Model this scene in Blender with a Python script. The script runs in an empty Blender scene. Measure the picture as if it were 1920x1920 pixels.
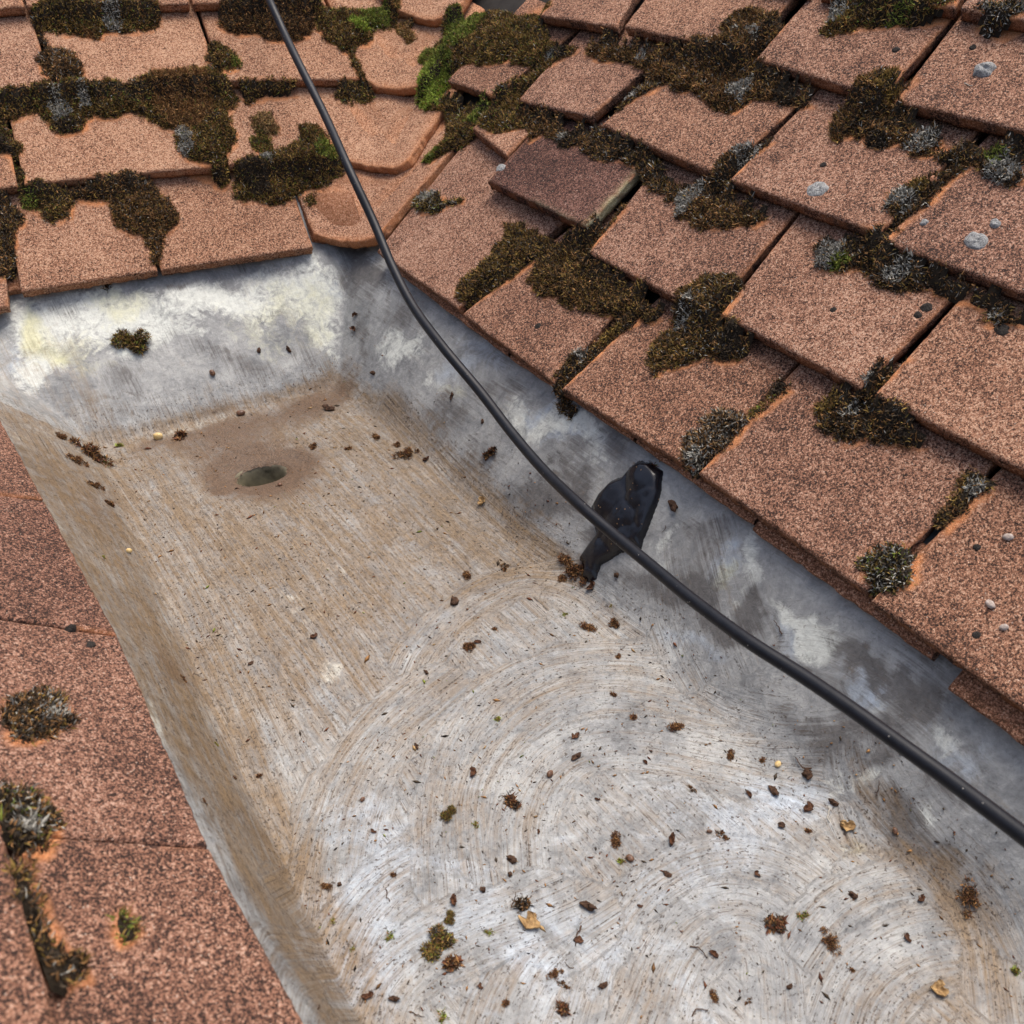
import bpy, math, random
import numpy as np
from mathutils import Matrix, Vector
from mathutils.bvhtree import BVHTree

# ------------------------------------------------------------------ camera, world, sun
sc = bpy.context.scene
F = 1767.42                                    # focal length in pixels of a 1920 px wide frame
CR = np.array([[0.800494, -0.599194, 0.013261], [-0.357388, -0.494981, -0.792002], [0.481127, 0.629253, -0.610375]])
CP = np.array([-482.789, -553.817, 429.146])   # camera position, millimetres
cam_d = bpy.data.cameras.new('camera'); cam = bpy.data.objects.new('camera', cam_d)
sc.collection.objects.link(cam); sc.camera = cam
cam_d.sensor_width = 36; cam_d.lens = F / 1920 * 36
cam_d.clip_start = 0.01; cam_d.clip_end = 200
M = Matrix.Identity(4)
for i in range(3):
    M[i][0] = CR[0][i]; M[i][1] = -CR[1][i]; M[i][2] = -CR[2][i]; M[i][3] = CP[i] * .001
cam.matrix_world = M
cam_d.dof.use_dof = True; cam_d.dof.focus_distance = 0.84; cam_d.dof.aperture_fstop = 16

SUN_DIR = Vector((0.26, 0.10, 0.95)).normalized()   # towards the light
w = bpy.data.worlds.new('World'); sc.world = w; w.use_nodes = True
wn = w.node_tree.nodes; wl = w.node_tree.links
sky = wn.new('ShaderNodeTexSky'); sky.sky_type = 'NISHITA'; sky.sun_disc = False
sky.sun_elevation = math.asin(SUN_DIR.z); sky.sun_rotation = math.atan2(SUN_DIR.x, SUN_DIR.y)
sky.air_density = 1.0; sky.dust_density = 6.0; sky.ozone_density = 1.0
wn['Background'].inputs['Strength'].default_value = 0.14
wl.new(sky.outputs[0], wn['Background'].inputs['Color'])
sun_d = bpy.data.lights.new('sun', 'SUN'); sun_d.energy = 1.5; sun_d.angle = math.radians(38); sun_d.color = (1, .95, .88)
sun = bpy.data.objects.new('sun', sun_d); sc.collection.objects.link(sun)
sun.rotation_euler = SUN_DIR.to_track_quat('Z', 'Y').to_euler(); sun.location = (0, 0, 3)
sc.view_settings.view_transform = 'Standard'; sc.view_settings.look = 'None'
sc.view_settings.exposure = 0.62; sc.view_settings.gamma = 1

# ------------------------------------------------------------------ helpers
rng = np.random.default_rng(7); random.seed(7)
TH = math.radians(40); TN, CT, ST = math.tan(TH), math.cos(TH), math.sin(TH)
COL = sc.collection

def hash3(i, j, k):
    n = (i * 374761393 + j * 668265263 + k * 2147483647 // 7 * 13) & 0xffffffff
    n = ((n ^ (n >> 13)) * 1274126177) & 0xffffffff
    return ((n ^ (n >> 16)) & 0xffff) / 65535.0
def noise(P, sc_=1., seed=0):                  # value noise, 0..1
    P = np.asarray(P, float) / sc_ + seed * 17.31
    if P.shape[-1] == 2: P = np.concatenate([P, np.zeros(P.shape[:-1] + (1,))], -1)
    I = np.floor(P).astype(np.int64); f = P - I; f = f * f * (3 - 2 * f)
    r = 0
    for a in (0, 1):
        for b in (0, 1):
            for c in (0, 1):
                h = hash3(I[..., 0] + a, I[..., 1] + b, I[..., 2] + c)
                r = r + h * (f[..., 0] if a else 1 - f[..., 0]) * (f[..., 1] if b else 1 - f[..., 1]) * (f[..., 2] if c else 1 - f[..., 2])
    return r
def fbm(P, s, seed=0, o=3):
    r = 0; a = .5; t = 0
    for k in range(o):
        r = r + a * noise(P, s / 2 ** k, seed + k * 3); t += a; a *= .5
    return r / t
def sstep(a, b, x):
    t = np.clip((x - a) / (b - a), 0, 1); return t * t * (3 - 2 * t)
def smax(a, b, k):
    h = np.clip(.5 + .5 * (a - b) / k, 0, 1); return b + (a - b) * h + k * h * (1 - h)
def smin(a, b, k): return -smax(-a, -b, k)

def make_mesh(name, V, faces=None, tris=None, quads=None, mat=None, smooth=True, attrs=None):
    """V in millimetres; attrs: {name: (N,) float or (N,3) colour}"""
    me = bpy.data.meshes.new(name); V = np.asarray(V, np.float32) * .001
    if faces is not None:
        me.from_pydata(V.tolist(), [], faces)
    else:
        T = np.zeros((0, 3), np.int32) if tris is None else np.asarray(tris, np.int32)
        Q = np.zeros((0, 4), np.int32) if quads is None else np.asarray(quads, np.int32)
        me.vertices.add(len(V)); me.vertices.foreach_set('co', V.ravel())
        nl = len(T) * 3 + len(Q) * 4
        me.loops.add(nl); me.loops.foreach_set('vertex_index', np.concatenate([T.ravel(), Q.ravel()]).astype(np.int32))
        me.polygons.add(len(T) + len(Q))
        st = np.concatenate([np.arange(len(T)) * 3, len(T) * 3 + np.arange(len(Q)) * 4]).astype(np.int32)
        me.polygons.foreach_set('loop_start', st)
        me.update(calc_edges=True); me.validate()
    if smooth: me.polygons.foreach_set('use_smooth', np.ones(len(me.polygons), bool))
    for k, a in (attrs or {}).items():
        a = np.asarray(a, np.float32)
        if a.ndim == 1:
            at = me.attributes.new(k, 'FLOAT', 'POINT'); at.data.foreach_set('value', a)
        else:
            at = me.attributes.new(k, 'FLOAT_VECTOR', 'POINT'); at.data.foreach_set('vector', a.ravel())
    if mat: me.materials.append(mat)
    me.update(); return me
def link(name, me, parent=None, label=None, cat=None, group=None, kind=None):
    o = bpy.data.objects.new(name, me); COL.objects.link(o)
    if parent: o.parent = parent
    if label: o['label'] = label
    if cat: o['category'] = cat
    if group: o['group'] = group
    if kind: o['kind'] = kind
    return o

def ray(x, y): return CR.T @ np.array([(x - 960) / F, (y - 960) / F, 1.])
# ------------------------------------------------------------------ the place: three roof pitches round a lead gutter
A_PH = math.radians(-12.4); A_N = np.array([-math.sin(A_PH), math.cos(A_PH)])      # uphill direction of the back pitch
A_E = np.array([-206.6, 435.8]) + A_N * 15 * ST; A_Z = 14 - 15 * CT
def z_a(x, y): return A_Z + ((x - A_E[0]) * A_N[0] + (y - A_E[1]) * A_N[1]) * TN
def z_b(x, y): return (x + 2) * TN + 1 + 0 * y
def z_c(x, y): return (-440 - x) * TN + 2.5 + 0 * y
def z_ab(x, y): return smax(z_a(x, y), z_b(x, y), 26)
def fold_l(y): return np.interp(y, [-700, -300, -132, 93, 337, 700], [-404, -400, -388, -360, -331, -300])
def gutter(x, y):
    P = np.stack([x, y], -1)
    fl = -110 + 5 * (noise(P, 130, 3) - .5) + 1.6 * (noise(P, 30, 4) - .5)
    wob = 9 * (noise(P, 75, 5) - .5) + 3.5 * (noise(P, 26, 6) - .5)
    zb = -110 + (x + 76) * 1.43
    zb = smin(zb, -13 + (x + 9) * .72, 10) + wob * .55
    yf = 305 - (x + 72) * 32 / 259
    ye = 425 - (x + 206) * .219
    q = (y - yf) / (ye + 4 - yf)
    za = smin(-110 + 97 * q, -14 + (y - ye) * .70, 12) + wob * np.clip(q * 3, 0, 1.3) * .9
    xf = fold_l(y)
    zc = smin(-110 + 103 * (xf - x) / (xf + 433), -12 + (-431 - x) * .7, 8) + wob * .3
    z = smax(fl, zb, 20); z = smax(z, zc, 9); z = smax(z, za, 5)
    return z - 5.5 * np.exp(-(drain_d(x, y) / 56) ** 4)
DRAIN = np.array([-218., 203.]); DV = np.array([.33, .944])
def drain_d(X, Y):
    a = (X - DRAIN[0]) * DV[1] - (Y - DRAIN[1]) * DV[0]; b = (X - DRAIN[0]) * DV[0] + (Y - DRAIN[1]) * DV[1]
    return np.hypot(a, b / .70 - .06 * a)

def cast(x, y, surf, h=0., near=150.):
    """the point of the place that the photograph shows at this pixel"""
    d = ray(x, y); t = np.arange(near, 3200, 6.)
    f = CP[2] + d[2] * t - surf(CP[0] + d[0] * t, CP[1] + d[1] * t) - h
    k = int(np.argmax(f < 0)) if (f < 0).any() else len(t) - 1
    lo, hi = t[max(k - 1, 0)], t[k]
    for _ in range(24):
        m = .5 * (lo + hi)
        if CP[2] + d[2] * m - surf(np.float64(CP[0] + d[0] * m), np.float64(CP[1] + d[1] * m)) - h < 0: hi = m
        else: lo = m
    return CP + d * lo
SURF = {'A': z_ab, 'B': z_ab, 'C': z_c, 'G': gutter}
def on(x, y, s, h=0.): return cast(x, y, SURF[s], h / CT if s != 'G' else h)
def nrm_of(s, x, y):
    f = SURF[s]; e = 2.
    gx = (f(x + e, y) - f(x - e, y)) / (2 * e); gy = (f(x, y + e) - f(x, y - e)) / (2 * e)
    n = np.stack([-gx, -gy, np.ones_like(gx)], -1); return n / np.linalg.norm(n, axis=-1, keepdims=True)

# ------------------------------------------------------------------ materials
def mat_base(name):
    m = bpy.data.materials.new(name); m.use_nodes = True
    nt = m.node_tree; b = nt.nodes['Principled BSDF']
    return m, nt, b
class NB:                                       # tiny node builder
    def __init__(s, nt): s.nt = nt
    def n(s, t, **k):
        x = s.nt.nodes.new('ShaderNode' + t)
        for a, v in k.items(): setattr(x, a, v)
        return x
    def set(s, sock, v):
        if isinstance(v, bpy.types.NodeSocket): s.nt.links.new(v, sock)
        elif v is not None:
            if hasattr(sock.default_value, '__len__') and not hasattr(v, '__len__'): v = [v] * len(sock.default_value)
            if hasattr(v, '__len__') and len(sock.default_value) == 4 and len(v) == 3: v = (*v, 1)
            sock.default_value = v
    def math(s, op, a, b=None, c=None, clamp=False):
        x = s.n('Math', operation=op, use_clamp=clamp)
        for i, v in enumerate((a, b, c)):
            if v is not None: s.set(x.inputs[i], v)
        return x.outputs[0]
    def mix(s, f, a, b, blend='MIX'):
        x = s.n('Mix', data_type='RGBA', blend_type=blend)
        s.set(x.inputs[0], f); s.set(x.inputs[6], a); s.set(x.inputs[7], b); return x.outputs[2]
    def attr(s, name): return s.n('Attribute', attribute_name=name)
    def noise(s, vec, scale, detail=2, rough=.5, dist=0.):
        x = s.n('TexNoise'); s.set(x.inputs['Vector'], vec)
        for k, v in (('Scale', scale), ('Detail', detail), ('Roughness', rough), ('Distortion', dist)): x.inputs[k].default_value = v
        return x
    def voro(s, vec, scale, feature='F1'):
        x = s.n('TexVoronoi', feature=feature); s.set(x.inputs['Vector'], vec); x.inputs['Scale'].default_value = scale; return x
    def ramp(s, f, stops, interp='LINEAR'):
        x = s.n('ValToRGB'); s.set(x.inputs[0], f); r = x.color_ramp; r.interpolation = interp
        while len(r.elements) > 1: r.elements.remove(r.elements[-1])
        r.elements[0].position = stops[0][0]; r.elements[0].color = (*stops[0][1], 1)
        for p, c in stops[1:]:
            e = r.elements.new(p); e.color = (*c, 1)
        return x.outputs[0]
    def rng(s, v, a, b, c=0., d=1., smooth=False):
        x = s.n('MapRange', clamp=True); s.set(x.inputs[0], v)
        if smooth: x.interpolation_type = 'SMOOTHSTEP'
        for i, q in enumerate((a, b, c, d)): s.set(x.inputs[i + 1], q)
        return x.outputs[0]
    def bump(s, h, strength, dist, nrm=None):
        x = s.n('Bump'); s.set(x.inputs['Height'], h); x.inputs['Strength'].default_value = strength; x.inputs['Distance'].default_value = dist
        if nrm is not None: s.set(x.inputs['Normal'], nrm)
        return x.outputs[0]

def tile_material():
    m, nt, b = mat_base('sanded_concrete_tile'); N = NB(nt)
    geo = N.n('NewGeometry').outputs['Position']
    tint = N.attr('tint').outputs['Vector']     # x: darkness, y: hue warm, z: yellow lichen
    sep = N.n('SeparateXYZ'); N.set(sep.inputs[0], tint)
    halo = N.attr('halo').outputs['Fac']
    warp = N.noise(geo, 900, 2)
    v1 = N.voro(geo, 1250); v2 = N.voro(geo, 680)
    g1 = N.n('SeparateColor'); N.set(g1.inputs[0], v1.outputs['Color'])
    g2 = N.n('SeparateColor'); N.set(g2.inputs[0], v2.outputs['Color'])
    gsum = N.math('ADD', N.math('MULTIPLY', g1.outputs[0], .62), N.math('MULTIPLY', g2.outputs[1], .38))
    gsum = N.math('ADD', gsum, N.math('MULTIPLY', N.math('SUBTRACT', warp.outputs[0], .5), .5))
    big = N.noise(geo, 14, 4, .6); mid = N.noise(geo, 60, 3, .6)
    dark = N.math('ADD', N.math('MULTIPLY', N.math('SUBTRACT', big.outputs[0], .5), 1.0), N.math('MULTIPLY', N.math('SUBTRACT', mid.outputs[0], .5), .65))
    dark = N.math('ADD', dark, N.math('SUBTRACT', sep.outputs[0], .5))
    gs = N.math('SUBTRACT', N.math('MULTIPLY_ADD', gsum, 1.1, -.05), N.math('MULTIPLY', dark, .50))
    col = N.ramp(gs, [(.08, (.030, .018, .014)), (.24, (.075, .037, .026)), (.36, (.160, .076, .050)), (.52, (.272, .132, .084)), (.70, (.40, .212, .140)), (.88, (.53, .345, .25))])
    col = N.mix(N.math('MULTIPLY', sep.outputs[1], 1.0), col, N.mix(1., col, (1.12, 1.06, .92), 'MULTIPLY'))
    col = N.mix(N.rng(sep.outputs[1], 0, -1), col, N.mix(1., col, (.50, .45, .52), 'MULTIPLY'))
    # clean orange rims where moss has drawn back
    hn = N.math('MULTIPLY', halo, N.rng(N.math('ADD', g1.outputs[1], N.math('MULTIPLY', mid.outputs[0], .6)), .05, .75, .55, 1.))
    col = N.mix(hn, col, N.mix(g1.outputs[2], (.50, .165, .055), (.74, .34, .15)))
    # pale rare grit and dark lichen dots
    spk = N.rng(v2.outputs['Distance'], .2, .35, 1, 0)
    rare = N.math('MULTIPLY', spk, N.math('GREATER_THAN', g2.outputs[0], .965))
    col = N.mix(N.math('MULTIPLY', rare, .8), col, (.62, .50, .40))
    # yellow-grey crust
    col = N.mix(N.math('MULTIPLY', sep.outputs[2], N.rng(mid.outputs[0], .3, .5)), col, N.mix(g1.outputs[0], (.28, .235, .11), (.56, .52, .34)))
    N.set(b.inputs['Base Color'], col); b.inputs['Roughness'].default_value = .86; b.inputs['Specular IOR Level'].default_value = .25
    h = N.math('ADD', N.math('MULTIPLY', N.rng(v1.outputs['Distance'], 0, .8, 1, 0), .6), N.math('MULTIPLY', g1.outputs[0], .5))
    h = N.math('ADD', h, N.math('MULTIPLY', mid.outputs[0], 1.3))
    N.set(b.inputs['Normal'], N.bump(h, .9, .0011))
    return m
def moss_material():
    m, nt, b = mat_base('moss_fibre'); N = NB(nt)
    c = N.attr('tone').outputs['Vector']
    N.set(b.inputs['Base Color'], c); b.inputs['Roughness'].default_value = .8; b.inputs['Specular IOR Level'].default_value = .2
    return m
def simple(name, c1, c2, scale, rough=.7, spec=.3, bump=.3, bd=.0006, detail=4):
    m, nt, b = mat_base(name); N = NB(nt)
    t = N.n('TexCoord').outputs['Object']; n = N.noise(t, scale, detail, .6)
    N.set(b.inputs['Base Color'], N.ramp(n.outputs[0], [(.3, c1), (.7, c2)])); b.inputs['Roughness'].default_value = rough
    b.inputs['Specular IOR Level'].default_value = spec; N.set(b.inputs['Normal'], N.bump(n.outputs[0], bump, bd)); return m
def lead_material():
    m, nt, b = mat_base('weathered_lead'); N = NB(nt)
    geo = N.n('NewGeometry').outputs['Position']
    s1 = N.n('SeparateXYZ'); N.set(s1.inputs[0], N.attr('stain').outputs['Vector'])     # brown, soot, white
    s2 = N.n('SeparateXYZ'); N.set(s2.inputs[0], N.attr('patina').outputs['Vector'])    # yellow, blue, rust
    st = N.n('SeparateXYZ'); N.set(st.inputs[0], N.attr('stroke').outputs['Vector'])    # across, along (mm), id
    sm = N.attr('scrub').outputs['Fac']
    def sv(a, c):
        x = N.n('CombineXYZ'); N.set(x.inputs[0], N.math('MULTIPLY', st.outputs[0], a)); N.set(x.inputs[1], N.math('MULTIPLY', st.outputs[1], c)); N.set(x.inputs[2], N.math('MULTIPLY', st.outputs[2], 9.7)); return x.outputs[0]
    def ns(vec, scale, detail, rough=.6, dist=0., k=2.3): return N.rng(N.noise(vec, scale, detail, rough, dist).outputs[0], .5 - .5 / k, .5 + .5 / k)
    n_mid = ns(geo, 38, 6, .7, .6); n_fin = ns(geo, 190, 5, .7, .4); n_spk = ns(geo, 520, 2, .6)
    n_blo = ns(geo, 62, 8, .76, .9); n_pat = ns(geo, 22, 9, .72, .7)
    n_dir = ns(sv(.30, .007), 1, 5, .72, .15, 3.0); n_dirf = ns(sv(.62, .017), 1, 3, .65, .2, 3.2); n_fib = ns(sv(.95, .060), 1, 3, .7, .6, 3.0); n_str = ns(sv(.075, .012), 1, 8, .74, .6); n_fl = ns(sv(.62, .30), 1, 3, .65, 1.2)
    def mk(amt, n, k=.62, lo=.34, hi=.62): return N.rng(N.math('ADD', amt, N.math('MULTIPLY', N.math('SUBTRACT', n, .5), k)), lo, hi)
    def ad(*t):
        r = None
        for n_, w_ in t:
            q = N.math('MULTIPLY', n_, w_); r = q if r is None else N.math('ADD', r, q)
        return r
    base = N.ramp(ad((n_pat, .55), (n_blo, .45)), [(.18, (.135, .138, .138)), (.40, (.235, .240, .236)), (.58, (.325, .328, .314)), (.80, (.44, .443, .42))])
    base = N.mix(N.math('MULTIPLY', N.rng(n_fin, .55, .95), .35), base, (.46, .465, .45))
    base = N.mix(N.math('MULTIPLY', N.rng(n_fin, .4, .05), .35), base, (.12, .12, .12))
    # patina
    base = N.mix(N.math('MULTIPLY', mk(s2.outputs[1], n_pat, .7, .30, .7), .75), base, N.mix(n_fin, (.30, .36, .43), (.52, .60, .68)))
    base = N.mix(N.math('MULTIPLY', mk(s1.outputs[2], ad((n_blo, .7), (n_fin, .3)), .75, .34, .66), .88), base, N.mix(ad((n_fin, .5), (n_blo, .5)), (.46, .475, .43), (.82, .84, .76)))
    base = N.mix(N.math('MULTIPLY', mk(s2.outputs[0], n_blo, .5, .2, .75), .75), base, N.mix(n_fin, (.50, .49, .27), (.70, .67, .38)))
    soot = mk(s1.outputs[1], ad((n_blo, .6), (n_dirf, .25), (n_fin, .15)), 1.1, .26, .60)
    base = N.mix(N.math('MULTIPLY', soot, .9), base, N.mix(ad((n_fin, .6), (n_mid, .4)), (.040, .038, .038), (.175, .165, .155)))
    # brown silt, held in the brush marks
    amt = s1.outputs[0]
    amt = N.math('MINIMUM', amt, .74)
    film = mk(amt, ad((n_blo, .36), (n_str, .34), (n_dir, .30)), 1.45, .20, .92)
    base = N.mix(N.math('MULTIPLY', film, .88), base, N.mix(ad((n_fin, .6), (n_dirf, .4)), (.070, .040, .017), (.29, .190, .090)))
    line = N.math('MULTIPLY', N.rng(ad((n_dir, .35), (n_dirf, .65)), .56, .80), sm)
    line = N.math('MULTIPLY', line, N.rng(ad((n_pat, .5), (n_blo, .5)), .34, .66, .10, 1))
    fib = N.math('MULTIPLY', N.rng(n_fib, .66, .92), N.rng(ad((n_blo, .6), (n_str, .4)), .3, .6, .2, 1))
    base = N.mix(N.math('MULTIPLY', N.math('MULTIPLY', fib, N.rng(sm, .1, .4, .2, 1)), .72), base, (.082, .056, .036))
    base = N.mix(N.math('MULTIPLY', line, N.math('ADD', N.math('MULTIPLY', amt, .45), .38)), base, N.mix(n_mid, (.070, .046, .028), (.17, .118, .070)))
    # flecks
    fl = N.rng(N.math('ADD', ad((n_fl, .62), (n_spk, .38)), N.math('MULTIPLY', amt, .08)), .69, .77)
    fl = N.math('MULTIPLY', fl, N.rng(sm, .12, .42, .25, 1))
    base = N.mix(N.math('MULTIPLY', fl, .85), base, (.055, .037, .025))
    base = N.mix(N.math('MULTIPLY', mk(s2.outputs[2], ad((n_blo, .6), (n_fin, .4)), .75, .22, .85), .93), base, N.mix(ad((n_spk, .6), (n_fin, .4)), (.038, .022, .013), (.170, .100, .055)))
    N.set(b.inputs['Base Color'], base)
    b.inputs['Metallic'].default_value = 0.0
    N.set(b.inputs['Roughness'], N.rng(n_mid, .1, .9, .5, .72)); b.inputs['Specular IOR Level'].default_value = .45
    h = N.math('ADD', N.math('MULTIPLY', n_dirf, N.math('MULTIPLY', sm, .5)), N.math('MULTIPLY', n_fin, .7))
    h = N.math('ADD', h, N.math('ADD', N.math('MULTIPLY', fl, .8), N.math('MULTIPLY', s2.outputs[2], n_spk)))
    N.set(b.inputs['Normal'], N.bump(h, .55, .0010))
    return m
MT = tile_material(); MM = moss_material(); ML = lead_material()
MD = simple('roof_felt', (.015, .013, .012), (.035, .03, .026), 60, .95)
M_CABLE = simple('black_rubber', (.005, .006, .009), (.010, .011, .015), 180, .45, .28, .12, .0004)
def specks(m, col, scale, thr):
    nt = m.node_tree; N = NB(nt); b = nt.nodes['Principled BSDF']; src = b.inputs['Base Color'].links[0].from_socket
    v = N.voro(N.n('TexCoord').outputs['Object'], scale); c = N.n('SeparateColor'); N.set(c.inputs[0], v.outputs['Color'])
    f = N.math('MULTIPLY', N.rng(v.outputs['Distance'], .18, .3, 1, 0), N.math('GREATER_THAN', c.outputs[0], thr))
    N.set(b.inputs['Base Color'], N.mix(f, src, col))
specks(M_CABLE, (.30, .28, .25), 700, .985)
M_TAR = simple('black_sealant', (.005, .005, .007), (.011, .011, .015), 120, .26, .5, .25, .0006)
specks(M_TAR, (.22, .13, .06), 480, .96)
M_LICH = simple('grey_lichen', (.10, .10, .10), (.46, .46, .44), 900, .95, .1, 1., .0012)
M_LICHD = simple('dark_lichen', (.016, .014, .013), (.06, .052, .045), 900, .95, .1, 1., .001)
M_BARK = simple('brown_bark', (.028, .015, .010), (.11, .060, .035), 500, .85, .2, .8, .0008)
M_LEAFR = simple('red_brown_leaf', (.035, .015, .009), (.15, .062, .026), 350, .7, .3, .6, .0006)
M_LEAFY = simple('tan_leaf', (.20, .115, .045), (.44, .29, .13), 500, .7, .3, .5, .0005)
M_SEED = simple('brown_seed', (.07, .032, .018), (.20, .10, .05), 400, .4, .5, .3, .0005)
M_SEEDY = simple('yellow_seed', (.55, .36, .12), (.72, .55, .28), 300, .5, .4, .2, .0004)
M_STONE = simple('tile_chip', (.42, .17, .09), (.62, .34, .22), 500, .8, .2, .8, .0006)
M_GRIT = simple('grey_grit', (.30, .24, .20), (.52, .45, .40), 500, .8, .2, .8, .0006)
M_TWIG = simple('pale_twig', (.30, .27, .22), (.55, .52, .46), 400, .8, .2, .4, .0004)
M_PIPE = simple('outlet_metal', (.022, .018, .011), (.42, .37, .24), 34, .55, .5, .4, .0008)
M_ZINC = simple('bare_lead_edge', (.50, .52, .54), (.68, .70, .72), 80, .5, .5, .3, .0006)

# ------------------------------------------------------------------ moss outlines (photo pixels, turned into places on the roof)
# name, pitch, outline, height mm, palette weights, spots (x, y, radius, palette), label
PAL = {'br': ((.085, .043, .018), (.40, .21, .08)), 'ol': ((.085, .056, .017), (.37, .24, .062)), 'dk': ((.018, .013, .010), (.085, .062, .04)),
       'gn': ((.10, .125, .022), (.25, .29, .05)), 'bg': ((.20, .27, .03), (.42, .52, .09)), 'gy': ((.20, .19, .16), (.50, .48, .42)), 'go': ((.22, .13, .055), (.46, .30, .14)), 'rd': ((.09, .035, .02), (.2, .08, .04))}
BRN = {'br': .46, 'dk': .32, 'ol': .19, 'gy': .03}
OLV = {'ol': .45, 'dk': .26, 'br': .22, 'gn': .06, 'gy': .02}
GRN = {'gn': .42, 'ol': .36, 'dk': .2, 'br': .06}
DRK = {'dk': .52, 'br': .27, 'ol': .16, 'gy': .05}
GRY = {'gy': .4, 'dk': .3, 'ol': .2, 'br': .1}
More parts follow.
